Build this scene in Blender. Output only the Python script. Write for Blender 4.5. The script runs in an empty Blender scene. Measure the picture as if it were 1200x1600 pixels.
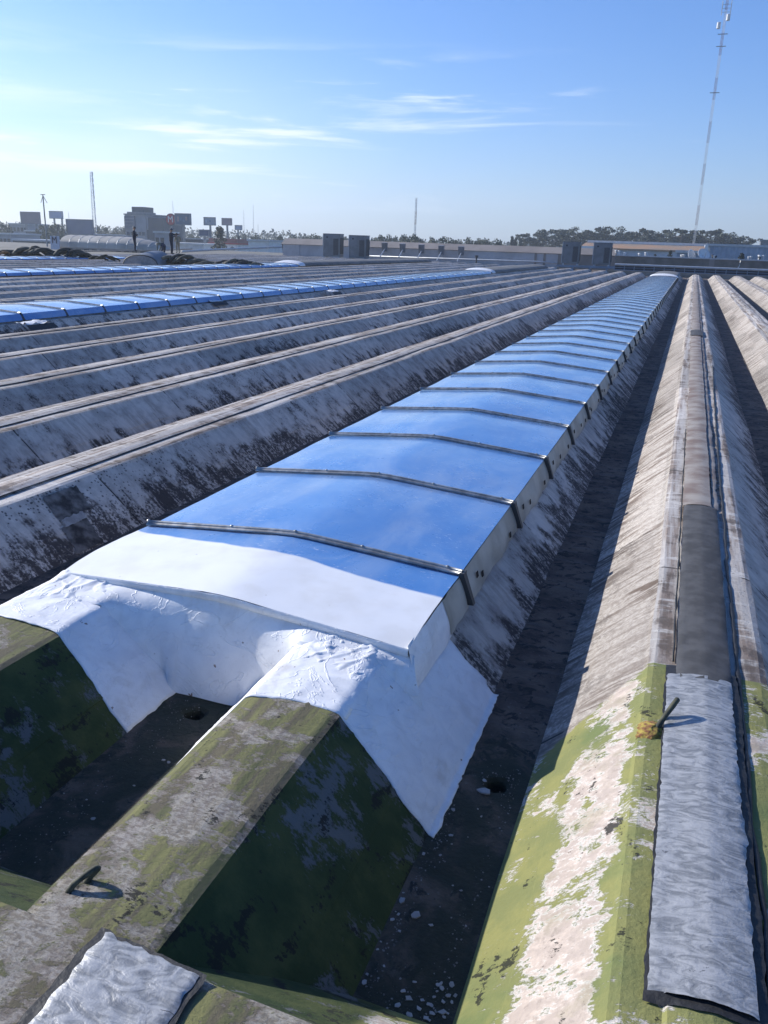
import bpy, bmesh, math, random
from mathutils import Vector, noise
random.seed(7)
R = math.radians
sc = bpy.context.scene
C = sc.collection
# ------------------------------------------------------------------ camera
H = 1.7
PITCH, YAW, ROLL, FPX = R(17.8713), R(19.0339), R(1.9293), 1304.1
fw = Vector((-math.sin(YAW)*math.cos(PITCH), math.cos(YAW)*math.cos(PITCH), -math.sin(PITCH)))
rt = Vector((math.cos(YAW), math.sin(YAW), 0)); up = rt.cross(fw)
rt2 = math.cos(ROLL)*rt + math.sin(ROLL)*up; up2 = -math.sin(ROLL)*rt + math.cos(ROLL)*up
cam = bpy.data.objects.new('camera', bpy.data.cameras.new('camera')); C.objects.link(cam)
from mathutils import Matrix
M = Matrix((rt2, up2, -fw)).transposed().to_4x4(); M.translation = (0, 0, H)
cam.matrix_world = M
cam.data.sensor_fit = 'VERTICAL'; cam.data.sensor_height = 36; cam.data.lens = 36*FPX/1600
cam.data.clip_start = .05; cam.data.clip_end = 6000
sc.camera = cam
def at(u, v, Y):
    """world point seen at photo pixel (u,v) at depth y=Y"""
    d = fw*FPX + rt2*(u-600) + up2*(800-v)
    return Vector((0, 0, H)) + d*(Y/d.y)
# ------------------------------------------------------------------ world + sun
SUN_EL, SUN_AZ = R(25.5), R(-77)           # azimuth measured from +y towards +x
SKY, SUN, EXPO = .115, 5.0, 0.5
w = bpy.data.worlds.new('World'); sc.world = w; w.use_nodes = True
def N(nt, t, **kw):
    n = nt.nodes.new(t)
    for k, v in kw.items():
        if k.startswith('i_'):
            n.inputs[int(k[2:]) if k[2:].isdigit() else k[2:].replace('_', ' ')].default_value = v
        else: setattr(n, k, v)
    return n
nt = w.node_tree; nt.nodes.clear()
sky = N(nt, 'ShaderNodeTexSky', sky_type='NISHITA', sun_disc=False, sun_elevation=SUN_EL, sun_rotation=SUN_AZ, air_density=1.0, dust_density=.6, ozone_density=5.0)
tc = N(nt, 'ShaderNodeTexCoord'); bg = N(nt, 'ShaderNodeBackground'); wo = N(nt, 'ShaderNodeOutputWorld')
bg.inputs[1].default_value = SKY
def math_(nt, op, a, b=None, clamp=False):
    m = nt.nodes.new('ShaderNodeMath'); m.operation = op; m.use_clamp = clamp
    for i, x in enumerate((a, b)):
        if x is None: continue
        if isinstance(x, (int, float)): m.inputs[i].default_value = x
        else: nt.links.new(x, m.inputs[i])
    return m.outputs[0]
def maprange(nt, x, a, b, c=0, d=1, smooth=True):
    m = nt.nodes.new('ShaderNodeMapRange'); m.interpolation_type = 'SMOOTHSTEP' if smooth else 'LINEAR'
    for i, v in enumerate((x, a, b, c, d)):
        if isinstance(v, (int, float)): m.inputs[i].default_value = v
        else: nt.links.new(v, m.inputs[i])
    return m.outputs[0]
def mix(nt, f, a, b, mode='MIX'):
    m = nt.nodes.new('ShaderNodeMix'); m.data_type = 'RGBA'; m.blend_type = mode
    for i, v in ((0, f), (6, a), (7, b)):
        if isinstance(v, (int, float)): m.inputs[i].default_value = v
        elif isinstance(v, tuple): m.inputs[i].default_value = (*v, 1)
        else: nt.links.new(v, m.inputs[i])
    return m.outputs[2]
def vmul(nt, vec, s, off=(0, 0, 0)):
    m = nt.nodes.new('ShaderNodeMapping'); m.inputs['Scale'].default_value = s; m.inputs['Location'].default_value = off
    nt.links.new(vec, m.inputs[0]); return m.outputs[0]
def noise_(nt, vec, scale, detail=4, rough=.55, dist=0):
    n = nt.nodes.new('ShaderNodeTexNoise'); n.inputs['Scale'].default_value = scale; n.inputs['Detail'].default_value = detail
    n.inputs['Roughness'].default_value = rough; n.inputs['Distortion'].default_value = dist
    if vec is not None: nt.links.new(vec, n.inputs['Vector'])
    return n.outputs[0]
# cirrus: thin level streaks, denser towards the sun
gen = tc.outputs['Generated']
sx = N(nt, 'ShaderNodeSeparateXYZ'); nt.links.new(gen, sx.inputs[0])
n1 = noise_(nt, vmul(nt, gen, (2.2, 2.2, 24), (.3, .1, .9)), 1.5, 7, .6, .35)
n2 = noise_(nt, vmul(nt, gen, (1.5, 1.5, 7), (3.1, .2, .4)), 1.4, 3, .5, .2)
sunward = maprange(nt, sx.outputs[0], .05, -.72)
thr = math_(nt, 'SUBTRACT', .61, math_(nt, 'MULTIPLY', sunward, .16))
streak = maprange(nt, math_(nt, 'SUBTRACT', n1, thr), 0, .17)
patch = maprange(nt, n2, .36, .62)
elev = math_(nt, 'MULTIPLY', maprange(nt, sx.outputs[2], .02, .07), maprange(nt, sx.outputs[2], .205, .15))
veil = math_(nt, 'MULTIPLY', math_(nt, 'MULTIPLY', maprange(nt, sx.outputs[0], -.25, -.75), maprange(nt, sx.outputs[2], .22, .08)), math_(nt, 'ADD', .10, math_(nt, 'MULTIPLY', patch, .35)))
cl = math_(nt, 'MULTIPLY', math_(nt, 'MULTIPLY', streak, patch), elev)
cl = math_(nt, 'ADD', math_(nt, 'MULTIPLY', cl, .8), veil, True)
hs_ = nt.nodes.new('ShaderNodeHueSaturation'); hs_.inputs['Saturation'].default_value = 1.18; nt.links.new(sky.outputs[0], hs_.inputs['Color'])
skyc = mix(nt, 1.0, hs_.outputs[0], (.77, .86, 1.10), 'MULTIPLY')
nt.links.new(mix(nt, cl, skyc, (7.0, 7.5, 8.0)), bg.inputs[0])
nt.links.new(bg.outputs[0], wo.inputs[0])
sun = bpy.data.objects.new('sun', bpy.data.lights.new('sun', 'SUN')); C.objects.link(sun)
sun.data.energy = SUN; sun.data.angle = R(.5); sun.data.color = (1, .965, .90)
sd = Vector((math.sin(SUN_AZ)*math.cos(SUN_EL), math.cos(SUN_AZ)*math.cos(SUN_EL), math.sin(SUN_EL)))
sun.rotation_euler = sd.to_track_quat('Z', 'Y').to_euler()
sc.view_settings.view_transform = 'Standard'; sc.view_settings.look = 'None'
sc.view_settings.exposure = EXPO; sc.view_settings.gamma = 1; sc.view_settings.use_curve_mapping = False

# ------------------------------------------------------------------ helpers
def link(o, parent=None):
    C.objects.link(o)
    if parent is not None: o.parent = parent
    return o
def tag(o, label=None, cat=None, group=None, kind=None):
    if label: o['label'] = label
    if cat: o['category'] = cat
    if group: o['group'] = group
    if kind: o['kind'] = kind
    return o
def empty(name, loc, label=None, cat=None, group=None, kind=None, rz=0):
    o = bpy.data.objects.new(name, None); o.empty_display_size = .3
    o.location = loc; o.rotation_euler = (0, 0, rz); C.objects.link(o)
    return tag(o, label, cat, group, kind)
class MB:
    """collects geometry, then links it as ONE mesh object"""
    def __init__(s): s.v = []; s.f = []; s.m = []
    def add(s, vs, fs, mi=0):
        b = len(s.v); s.v += [tuple(v) for v in vs]; s.f += [tuple(b+i for i in f) for f in fs]; s.m += [mi]*len(fs); return s
    def box(s, a, b, mi=0, ch=0):
        x0, y0, z0 = a; x1, y1, z1 = b
        return s.add([(x0,y0,z0),(x1,y0,z0),(x1,y1,z0),(x0,y1,z0),(x0,y0,z1),(x1,y0,z1),(x1,y1,z1),(x0,y1,z1)],
                     [(0,3,2,1),(4,5,6,7),(0,1,5,4),(1,2,6,5),(2,3,7,6),(3,0,4,7)], mi)
    def tube(s, pts, r, n=8, mi=0, cap=True, flat=1.0):
        pts = [Vector(p) for p in pts]; rs = r if isinstance(r, (list, tuple)) else [r]*len(pts)
        vs = []; fs = []
        for i, p in enumerate(pts):
            t = (pts[min(i+1, len(pts)-1)] - pts[max(i-1, 0)]).normalized()
            a = t.cross(Vector((0, 0, 1)))
            if a.length < .05: a = t.cross(Vector((1, 0, 0)))
            a.normalize(); b = t.cross(a)
            for k in range(n):
                g = 2*math.pi*k/n
                vs.append(p + a*math.cos(g)*rs[i] + b*math.sin(g)*rs[i]*flat)
        for i in range(len(pts)-1):
            for k in range(n):
                fs.append((i*n+k, i*n+(k+1) % n, (i+1)*n+(k+1) % n, (i+1)*n+k))
        if cap:
            fs.append(tuple(range(n-1, -1, -1))); fs.append(tuple((len(pts)-1)*n+k for k in range(n)))
        return s.add(vs, fs, mi)
    def grid(s, fn, nu, nv, mi=0):
        vs = [fn(i/nu, j/nv) for j in range(nv+1) for i in range(nu+1)]
        fs = [(j*(nu+1)+i, j*(nu+1)+i+1, (j+1)*(nu+1)+i+1, (j+1)*(nu+1)+i) for j in range(nv) for i in range(nu)]
        return s.add(vs, fs, mi)
    def mesh(s, name, mats, smooth=False):
        me = bpy.data.meshes.new(name); me.from_pydata(s.v, [], s.f)
        for m in (mats if isinstance(mats, (list, tuple)) else [mats]): me.materials.append(m)
        if any(s.m): me.polygons.foreach_set('material_index', s.m)
        if smooth: me.polygons.foreach_set('use_smooth', [True]*len(me.polygons))
        me.update(); return me
    def build(s, name, mats, parent=None, smooth=False, loc=None, solid=0):
        """loc: object origin; vertices are given in the parent's frame and shifted"""
        if loc is not None:
            s.v = [(a-loc[0], b-loc[1], c-loc[2]) for a, b, c in s.v]
        o = bpy.data.objects.new(name, s.mesh(name, mats, smooth))
        if loc is not None: o.location = loc
        link(o, parent)
        if solid:
            m = o.modifiers.new('solid', 'SOLIDIFY'); m.thickness = solid; m.offset = -1
        return o
def inst(src, parent, loc=None, rz=None):
    o = src.copy(); link(o, parent)
    if loc is not None: o.location = loc
    if rz is not None: o.rotation_euler = (0, 0, rz)
    return o
def copy_thing(root, loc, rz=None, label=None):
    r = root.copy(); C.objects.link(r); r.location = loc
    if rz is not None: r.rotation_euler = (0, 0, rz)
    if label: r['label'] = label
    for ch in list(root.children):
        c = ch.copy(); link(c, r)
        for g in list(ch.children): link(g.copy(), c)
    return r
def nz(x, y, z=0, s=1.0): return noise.noise(Vector((x*s, y*s, z*s)))

# ------------------------------------------------------------------ materials
def newmat(name):
    m = bpy.data.materials.new(name); m.use_nodes = True
    t = m.node_tree; b = t.nodes['Principled BSDF']; return m, t, b
def pos(t):
    g = t.nodes.new('ShaderNodeNewGeometry'); return g
def setc(t, b, col, rough=None, bump=None, bdist=.01, bstr=.5):
    if isinstance(col, tuple): b.inputs['Base Color'].default_value = (*col, 1)
    else: t.links.new(col, b.inputs['Base Color'])
    if rough is not None:
        if isinstance(rough, (int, float)): b.inputs['Roughness'].default_value = rough
        else: t.links.new(rough, b.inputs['Roughness'])
    if bump is not None:
        n = t.nodes.new('ShaderNodeBump'); n.inputs['Distance'].default_value = bdist; n.inputs['Strength'].default_value = bstr
        t.links.new(bump, n.inputs['Height']); t.links.new(n.outputs[0], b.inputs['Normal'])
def plain(name, col, rough=.6, metal=0, var=.25, scale=6, col2=None, bump=0, spec=None):
    m, t, b = newmat(name); g = pos(t)
    n = noise_(t, g.outputs['Position'], scale, 5)
    f = maprange(t, n, .35, .65)
    c2 = col2 or tuple(c*(1-var) for c in col)
    setc(t, b, mix(t, f, col, c2), rough, n if bump else None, bump or .01)
    b.inputs['Metallic'].default_value = metal
    if spec is not None: b.inputs['Specular IOR Level'].default_value = spec
    return m

def concrete_mat():
    m, t, b = newmat('weathered_concrete'); g = pos(t); P = g.outputs['Position']
    s = N(t, 'ShaderNodeSeparateXYZ'); t.links.new(P, s.inputs[0]); X, Y, Z = s.outputs
    sn = N(t, 'ShaderNodeSeparateXYZ'); t.links.new(g.outputs['True Normal'], sn.inputs[0])
    top = maprange(t, sn.outputs[2], .86, .93)
    streak = noise_(t, vmul(t, P, (2.0, 11, 2.0)), 1.0, 8, .70, .9)
    streak2 = noise_(t, vmul(t, P, (.9, 3.2, .9), (4, 2, 1)), 1.0, 6, .62, .8)
    fine = noise_(t, P, 38, 6, .7)
    mid = noise_(t, P, 5.5, 6, .62)
    big = noise_(t, vmul(t, P, (.7, .35, .7)), 1.0, 3, .5)
    # side faces: aged pale paint, brown and near-black runs
    shady = maprange(t, sn.outputs[0], -.1, .1)          # side turned from the sun: paler, warmer colour to lift its shade; more dark spots
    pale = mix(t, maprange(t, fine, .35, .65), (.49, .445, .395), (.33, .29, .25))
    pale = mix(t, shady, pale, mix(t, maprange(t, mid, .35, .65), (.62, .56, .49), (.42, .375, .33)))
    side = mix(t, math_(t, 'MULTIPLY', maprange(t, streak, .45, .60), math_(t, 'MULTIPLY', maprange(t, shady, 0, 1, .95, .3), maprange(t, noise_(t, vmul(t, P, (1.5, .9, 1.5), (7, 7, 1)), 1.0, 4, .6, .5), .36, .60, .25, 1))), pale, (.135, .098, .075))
    side = mix(t, math_(t, 'MULTIPLY', maprange(t, math_(t, 'ADD', streak, math_(t, 'MULTIPLY', fine, .25)), .46, .40), .7), side, (.55, .52, .48))
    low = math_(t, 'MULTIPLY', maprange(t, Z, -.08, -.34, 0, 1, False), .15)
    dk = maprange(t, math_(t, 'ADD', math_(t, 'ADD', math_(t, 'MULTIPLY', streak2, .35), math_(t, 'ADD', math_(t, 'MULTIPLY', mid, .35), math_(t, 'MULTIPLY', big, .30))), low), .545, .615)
    brk = maprange(t, math_(t, 'ADD', math_(t, 'MULTIPLY', fine, .5), math_(t, 'MULTIPLY', streak, .5)), .42, .52)
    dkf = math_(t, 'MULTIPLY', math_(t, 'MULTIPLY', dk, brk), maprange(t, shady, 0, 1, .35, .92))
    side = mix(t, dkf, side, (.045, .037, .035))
    v = N(t, 'ShaderNodeTexVoronoi'); v.inputs['Scale'].default_value = 30; t.links.new(P, v.inputs['Vector'])
    spot = math_(t, 'MULTIPLY', maprange(t, v.outputs['Distance'], .30, .22), maprange(t, math_(t, 'ADD', math_(t, 'MULTIPLY', big, .5), math_(t, 'MULTIPLY', mid, .5)), .47, .56))
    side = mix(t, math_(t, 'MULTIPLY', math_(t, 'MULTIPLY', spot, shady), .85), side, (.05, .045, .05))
    # tops
    tl = noise_(t, vmul(t, P, (14, .8, 14)), 1.0, 6, .6, .3)
    tx = noise_(t, vmul(t, P, (3, 16, 3)), 1.0, 6, .65, .2)
    tp = mix(t, maprange(t, tl, .4, .62), (.50, .465, .43), (.27, .215, .18))
    tp = mix(t, maprange(t, tx, .52, .66), tp, (.58, .55, .51))
    tp = mix(t, maprange(t, fine, .58, .68), tp, (.12, .09, .08))
    tp = mix(t, math_(t, 'MULTIPLY', maprange(t, math_(t, 'ADD', math_(t, 'MULTIPLY', mid, .6), math_(t, 'MULTIPLY', tl, .4)), .51, .60), .8), tp, (.125, .10, .085))
    base = mix(t, top, side, tp)
    # cast sections: each length between joints has aged a little differently
    cx_ = math_(t, 'FLOOR', math_(t, 'DIVIDE', X, 1.47)); yj = math_(t, 'ADD', math_(t, 'DIVIDE', Y, 2.35), math_(t, 'MULTIPLY', cx_, .37)); cy_ = math_(t, 'FLOOR', yj)
    cmb = N(t, 'ShaderNodeCombineXYZ'); t.links.new(cx_, cmb.inputs[0]); t.links.new(cy_, cmb.inputs[1])
    wn = N(t, 'ShaderNodeTexWhiteNoise', noise_dimensions='2D'); t.links.new(cmb.outputs[0], wn.inputs['Vector'])
    sv_ = maprange(t, wn.outputs[0], 0, 1, .74, 1.12, False)
    cc = N(t, 'ShaderNodeCombineXYZ'); [t.links.new(sv_, cc.inputs[i]) for i in range(3)]
    base = mix(t, 1.0, base, cc.outputs[0], 'MULTIPLY')
    fr_ = math_(t, 'SUBTRACT', yj, cy_)
    base = mix(t, math_(t, 'MULTIPLY', maprange(t, fr_, .010, .003), maprange(t, mid, .42, .5)), base, (.04, .033, .03))
    # green roof paint in the near zone
    edge = math_(t, 'ADD', math_(t, 'ADD', 3.47, math_(t, 'MULTIPLY', Z, 1.15)), math_(t, 'MULTIPLY', math_(t, 'SUBTRACT', streak, .5), .30))
    green_zone = maprange(t, math_(t, 'SUBTRACT', edge, Y), -.01, .02)
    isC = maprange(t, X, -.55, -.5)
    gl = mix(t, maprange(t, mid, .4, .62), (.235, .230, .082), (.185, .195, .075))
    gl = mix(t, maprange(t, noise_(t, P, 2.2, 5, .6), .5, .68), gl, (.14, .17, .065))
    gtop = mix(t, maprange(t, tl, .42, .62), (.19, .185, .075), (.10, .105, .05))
    gside = mix(t, maprange(t, mid, .38, .65), (.03, .05, .018), (.065, .08, .028))  # side green far darker than the sunlit ridge's: shade put into the colour
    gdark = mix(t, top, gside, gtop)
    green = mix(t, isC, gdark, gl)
    # flaked-off paint: ragged, finely broken
    big_f = noise_(t, vmul(t, P, (3.5, 3.5, 3.5), (1, 7, 2)), 1.0, 2, .5)
    med_f = noise_(t, vmul(t, P, (11, 15, 11), (5, 2, 2)), 1.0, 5, .68, .4)
    fin_f = noise_(t, vmul(t, P, (34, 70, 34)), 1.0, 6, .75, .3)
    fl = math_(t, 'ADD', math_(t, 'MULTIPLY', big_f, .42), math_(t, 'ADD', math_(t, 'MULTIPLY', med_f, .33), math_(t, 'MULTIPLY', fin_f, .25)))
    notC = math_(t, 'SUBTRACT', 1.0, isC)
    cslope = math_(t, 'MULTIPLY', isC, math_(t, 'MULTIPLY', maprange(t, Z, -.24, -.17), maprange(t, Z, -.015, -.07)))
    cslope = math_(t, 'MULTIPLY', cslope, maprange(t, Y, 1.25, 1.6))
    btop = math_(t, 'MULTIPLY', notC, top)
    bsh = math_(t, 'MULTIPLY', math_(t, 'MULTIPLY', notC, math_(t, 'SUBTRACT', 1.0, top)), math_(t, 'MULTIPLY', maprange(t, Z, -.26, -.19), maprange(t, Y, 1.6, 2.0)))
    bias = math_(t, 'ADD', math_(t, 'MULTIPLY', cslope, .088), math_(t, 'ADD', math_(t, 'MULTIPLY', btop, .042), math_(t, 'MULTIPLY', bsh, .036)))
    fl = math_(t, 'ADD', math_(t, 'SUBTRACT', fl, .024), bias)
    rim = maprange(t, fl, .515, .553); core = maprange(t, math_(t, 'ADD', fl, math_(t, 'MULTIPLY', fin_f, .06)), .575, .605)
    flC = mix(t, core, (.62, .59, .54), mix(t, maprange(t, med_f, .4, .6), (.54, .45, .38), (.42, .35, .30)))
    flC = mix(t, math_(t, 'MULTIPLY', maprange(t, mid, .50, .66), .45), flC, (.24, .22, .13))
    flC = mix(t, math_(t, 'MULTIPLY', maprange(t, fine, .54, .64), .35), flC, (.24, .20, .17))
    flB = mix(t, top, (.135, .14, .15), mix(t, maprange(t, fin_f, .42, .58), (.36, .33, .30), (.19, .16, .14)))
    # old brown wear under the thin paint of the tops
    worn = math_(t, 'MULTIPLY', btop, maprange(t, noise_(t, vmul(t, P, (16, 1.6, 16), (2, 2, 2)), 1.0, 5, .65, .3), .44, .60))
    green = mix(t, math_(t, 'MULTIPLY', worn, .8), green, (.115, .095, .07))
    green = mix(t, math_(t, 'MULTIPLY', rim, maprange(t, isC, 0, 1, .8, 1)), green, mix(t, isC, flB, flC))
    blot = math_(t, 'ADD', math_(t, 'MULTIPLY', noise_(t, vmul(t, P, (9, 5, 9), (9, 3, 5)), 1.0, 5, .6), .65), math_(t, 'MULTIPLY', fin_f, .35))
    nearC = math_(t, 'MULTIPLY', math_(t, 'MULTIPLY', maprange(t, Y, 1.55, 1.25), isC), maprange(t, Z, -.26, -.18))
    offtop = math_(t, 'MULTIPLY', notC, math_(t, 'SUBTRACT', 1.0, top))
    bl = math_(t, 'ADD', blot, math_(t, 'ADD', math_(t, 'MULTIPLY', nearC, .06), math_(t, 'MULTIPLY', offtop, .034)))
    green = mix(t, math_(t, 'MULTIPLY', maprange(t, bl, .592, .61), .9), green, (.016, .017, .015))
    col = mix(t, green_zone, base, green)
    h = math_(t, 'ADD', math_(t, 'MULTIPLY', fine, .6), math_(t, 'ADD', math_(t, 'MULTIPLY', streak, .5), math_(t, 'MULTIPLY', math_(t, 'MULTIPLY', rim, green_zone), -.25)))
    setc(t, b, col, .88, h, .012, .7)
    b.inputs['Specular IOR Level'].default_value = .25
    return m
def floor_mat():
    m, t, b = newmat('dirty_roof_trough'); g = pos(t); P = g.outputs['Position']
    s = N(t, 'ShaderNodeSeparateXYZ'); t.links.new(P, s.inputs[0])
    a = noise_(t, P, 3.5, 7, .65, .4); f = noise_(t, P, 45, 6, .7)
    c = mix(t, maprange(t, a, .38, .64), (.17, .125, .095), (.065, .05, .042))
    lay = noise_(t, vmul(t, P, (1.5, 12, 1)), 1.0, 5, .6)
    c = mix(t, math_(t, 'MULTIPLY', maprange(t, lay, .54, .66), .5), c, (.14, .13, .125))
    c = mix(t, maprange(t, noise_(t, P, 11, 6, .7, .6), .52, .60), c, (.028, .024, .022))
    c = mix(t, maprange(t, f, .60, .68), c, (.22, .19, .17))
    gz = math_(t, 'MULTIPLY', maprange(t, s.outputs[1], 3.4, 3.0), maprange(t, a, .35, .6, .2, .9))
    c = mix(t, gz, c, (.028, .036, .022))
    setc(t, b, c, .9, math_(t, 'ADD', f, math_(t, 'ADD', a, noise_(t, P, 11, 6, .7, .6))), .02, .9); return m
def coat_mat():
    m, t, b = newmat('white_waterproof_coat'); g = pos(t); P = g.outputs['Position']
    a = noise_(t, P, 7, 5, .6, .6); f = noise_(t, P, 60, 4, .6)
    c = mix(t, maprange(t, a, .35, .7), (.80, .80, .80), (.70, .70, .71))
    c = mix(t, math_(t, 'MULTIPLY', maprange(t, noise_(t, P, 3.1, 6, .7), .58, .72), .5), c, (.55, .52, .49))
    run = noise_(t, vmul(t, P, (9, 7, 1.6)), 1.0, 6, .62, .4)
    c = mix(t, math_(t, 'MULTIPLY', maprange(t, run, .52, .70), .30), c, (.46, .43, .39))
    c = mix(t, math_(t, 'MULTIPLY', maprange(t, noise_(t, vmul(t, P, (28, 9, 28)), 1.0, 5, .7, .8), .60, .68), .25), c, (.5, .49, .47))
    c = mix(t, maprange(t, noise_(t, P, 24, 3, .5), .72, .75), c, (.22, .16, .13))
    cre = math_(t, 'ADD', noise_(t, vmul(t, P, (4, 4, 6)), 1.0, 3, .5, 1.2), math_(t, 'MULTIPLY', maprange(t, math_(t, 'ABSOLUTE', math_(t, 'SUBTRACT', noise_(t, vmul(t, P, (3.2, 3.2, 5)), 1.0, 4, .55, 1.8), .5)), .022, 0), .35))
    setc(t, b, c, .55, math_(t, 'ADD', math_(t, 'MULTIPLY', f, .12), math_(t, 'MULTIPLY', cre, .8)), .012, .5)
    b.inputs['Specular IOR Level'].default_value = .3
    return m
def sheet_mat(front=False):
    m, t, b = newmat('blue_sheet_white_end' if front else 'blue_glazing_sheet'); g = pos(t); P = g.outputs['Position']
    s = N(t, 'ShaderNodeSeparateXYZ'); t.links.new(P, s.inputs[0])
    a = noise_(t, P, 1.6, 5, .6, .3); f = noise_(t, P, 40, 5, .65)
    c = mix(t, maprange(t, a, .35, .7), (.07, .21, .50), (.10, .255, .55))
    scuff = noise_(t, vmul(t, P, (26, 60, 20)), 1.0, 5, .7)
    sm = math_(t, 'MULTIPLY', maprange(t, scuff, .60, .645), maprange(t, noise_(t, P, 2.3, 4), .44, .56))
    c = mix(t, math_(t, 'MULTIPLY', sm, .75), c, (.55, .62, .75))
    dust = math_(t, 'MULTIPLY', maprange(t, noise_(t, vmul(t, P, (2.2, .8, 1), (3, 8, 1)), 1.0, 7, .68, .8), .40, .68), .38)
    c = mix(t, dust, c, (.42, .50, .62))
    rough = maprange(t, noise_(t, P, 2.7, 5, .6), .3, .7, .22, .46)
    if front:
        # limit of the white coat, bowed towards the first purlin at the left
        u = maprange(t, s.outputs[0], -2.83, -.93, 0, 1, False)
        lim = math_(t, 'ADD', 3.86, math_(t, 'MULTIPLY', math_(t, 'POWER', u, .55), -.25))
        lim = math_(t, 'ADD', lim, math_(t, 'MULTIPLY', math_(t, 'SUBTRACT', noise_(t, P, 2.4, 3, .5), .5), .12))
        k = maprange(t, math_(t, 'SUBTRACT', lim, s.outputs[1]), -.006, .018)
        wc = mix(t, maprange(t, noise_(t, P, 5, 4), .4, .7), (.80, .80, .80), (.73, .72, .70))
        wc = mix(t, maprange(t, noise_(t, P, 22, 3, .5), .74, .77), wc, (.3, .26, .22))
        c = mix(t, k, c, wc); rough = mix(t, k, rough, (.55, .55, .55))
    setc(t, b, c, rough, math_(t, 'ADD', math_(t, 'MULTIPLY', f, .05), a), .01, .2)
    b.inputs['Specular IOR Level'].default_value = .6; b.inputs['Coat Weight'].default_value = .0 if front else .8; b.inputs['Coat Roughness'].default_value = .12; b.inputs['Coat IOR'].default_value = 1.6
    return m
def silver_mat():
    m, t, b = newmat('aluminised_membrane'); g = pos(t); P = g.outputs['Position']
    wr = noise_(t, vmul(t, P, (12, 30, 12)), 1.0, 6, .6, 1.5); f = noise_(t, P, 90, 4, .6)
    c = mix(t, maprange(t, wr, .35, .62), (.20, .205, .21), (.40, .40, .40))
    cr = noise_(t, vmul(t, P, (7, 18, 7), (3, 1, 1)), 1.0, 7, .7, 1.2)
    c = mix(t, maprange(t, cr, .66, .69), c, (.05, .05, .055))
    setc(t, b, c, .42, math_(t, 'ADD', wr, math_(t, 'MULTIPLY', f, .35)), .006, .6)
    b.inputs['Metallic'].default_value = .15
    return m
M_conc = concrete_mat(); M_floor = floor_mat(); M_coat = coat_mat(); M_sheet = sheet_mat(); M_front = sheet_mat(True); M_silver = silver_mat()
M_galv = plain('galvanised_steel', (.42, .42, .41), .42, .55, .45, 18)
M_strap = plain('dark_weathered_strap', (.06, .062, .065), .6, .2)
M_skirt = plain('olive_grey_flashing', (.42, .405, .35), .5, 0, .3, 3.2, (.26, .25, .21), bump=.015)
M_slot = plain('rust_black', (.02, .017, .015), .9)
M_bit = plain('bitumen_membrane', (.075, .075, .078), .85, 0, .45, 9, bump=.01)
M_bitedge = plain('black_bitumen', (.022, .022, .023), .6, 0, .3, 30, bump=.01)
M_cap = plain('grey_cap_membrane', (.30, .27, .24), .85, 0, .5, 4, (.17, .125, .105), bump=.008)
M_pink = plain('paint_flake', (.38, .36, .34), .8, 0, .3, 20)
M_black = plain('black_void', (.008, .008, .008), .95)
M_rope = plain('mossy_steel_loop', (.03, .033, .022), .8, 0, .6, 40, (.08, .08, .05))
M_lichen = plain('yellow_lichen', (.34, .26, .05), .9, 0, .6, 60, (.16, .06, .03), bump=.01)

# ------------------------------------------------------------------ the setting: ground, roof deck
K = .357; W = .398                                            # trough depth, run of a slope
g = MB().add([(-1400, -200, -8), (1400, -200, -8), (1400, 2500, -8), (-1400, 2500, -8)], [(0, 1, 2, 3)])
ground = g.build('ground', plain('dusty_ground', (.10, .10, .075), .95, 0, .4, .02, (.06, .07, .04))); tag(ground, kind='structure')
roof = MB()
drains = [(-.47, 2.87, .040), (-1.87, 2.87, .045)]
ya, yb = 2.6, 3.2
xs = [-110]
def quad(x0, x1, y0, y1):
    if x1 > x0 and y1 > y0: roof.add([(x0, y0, -K), (x1, y0, -K), (x1, y1, -K), (x0, y1, -K)], [(0, 1, 2, 3)])
quad(-49, 14, -3, ya); quad(-49, 14, yb, 97)
cur = -49
for dx, dy, dr in sorted(drains):
    hs = .13
    quad(cur, dx-hs, ya, yb); quad(dx-hs, dx+hs, ya, dy-hs); quad(dx-hs, dx+hs, dy+hs, yb); cur = dx+hs
    n = 32; vs = []; fs = []
    for k in range(n):
        a = 2*math.pi*k/n; c, s_ = math.cos(a), math.sin(a); q = hs/max(abs(c), abs(s_))
        rr = dr*(1+.22*nz(c*1.7+dx, s_*1.7))
        vs += [(dx+c*q, dy+s_*q, -K), (dx+c*rr*1.5, dy+s_*rr*1.3, -K-.004), (dx+c*rr*1.05, dy+s_*rr, -K-.02), (dx+c*rr, dy+s_*rr*.95, -K-.25)]
    for k in range(n):
        j = (k+1) % n
        for q in range(3): fs.append((4*k+q, 4*j+q, 4*j+q+1, 4*k+q+1))
    fs.append(tuple(4*k+3 for k in range(n)))
    roof.add(vs, fs)
quad(cur, 14, ya, yb)
# body of the building below the deck
roof.add([(-49, -3, -8), (14, -3, -8), (14, 97, -8), (-49, 97, -8), (-49, -3, -K), (14, -3, -K), (14, 97, -K), (-49, 97, -K)],
         [(0, 1, 5, 4), (1, 2, 6, 5), (2, 3, 7, 6), (3, 0, 4, 7)])
roof_o = roof.build('roof', M_floor); tag(roof_o, kind='structure')

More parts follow.
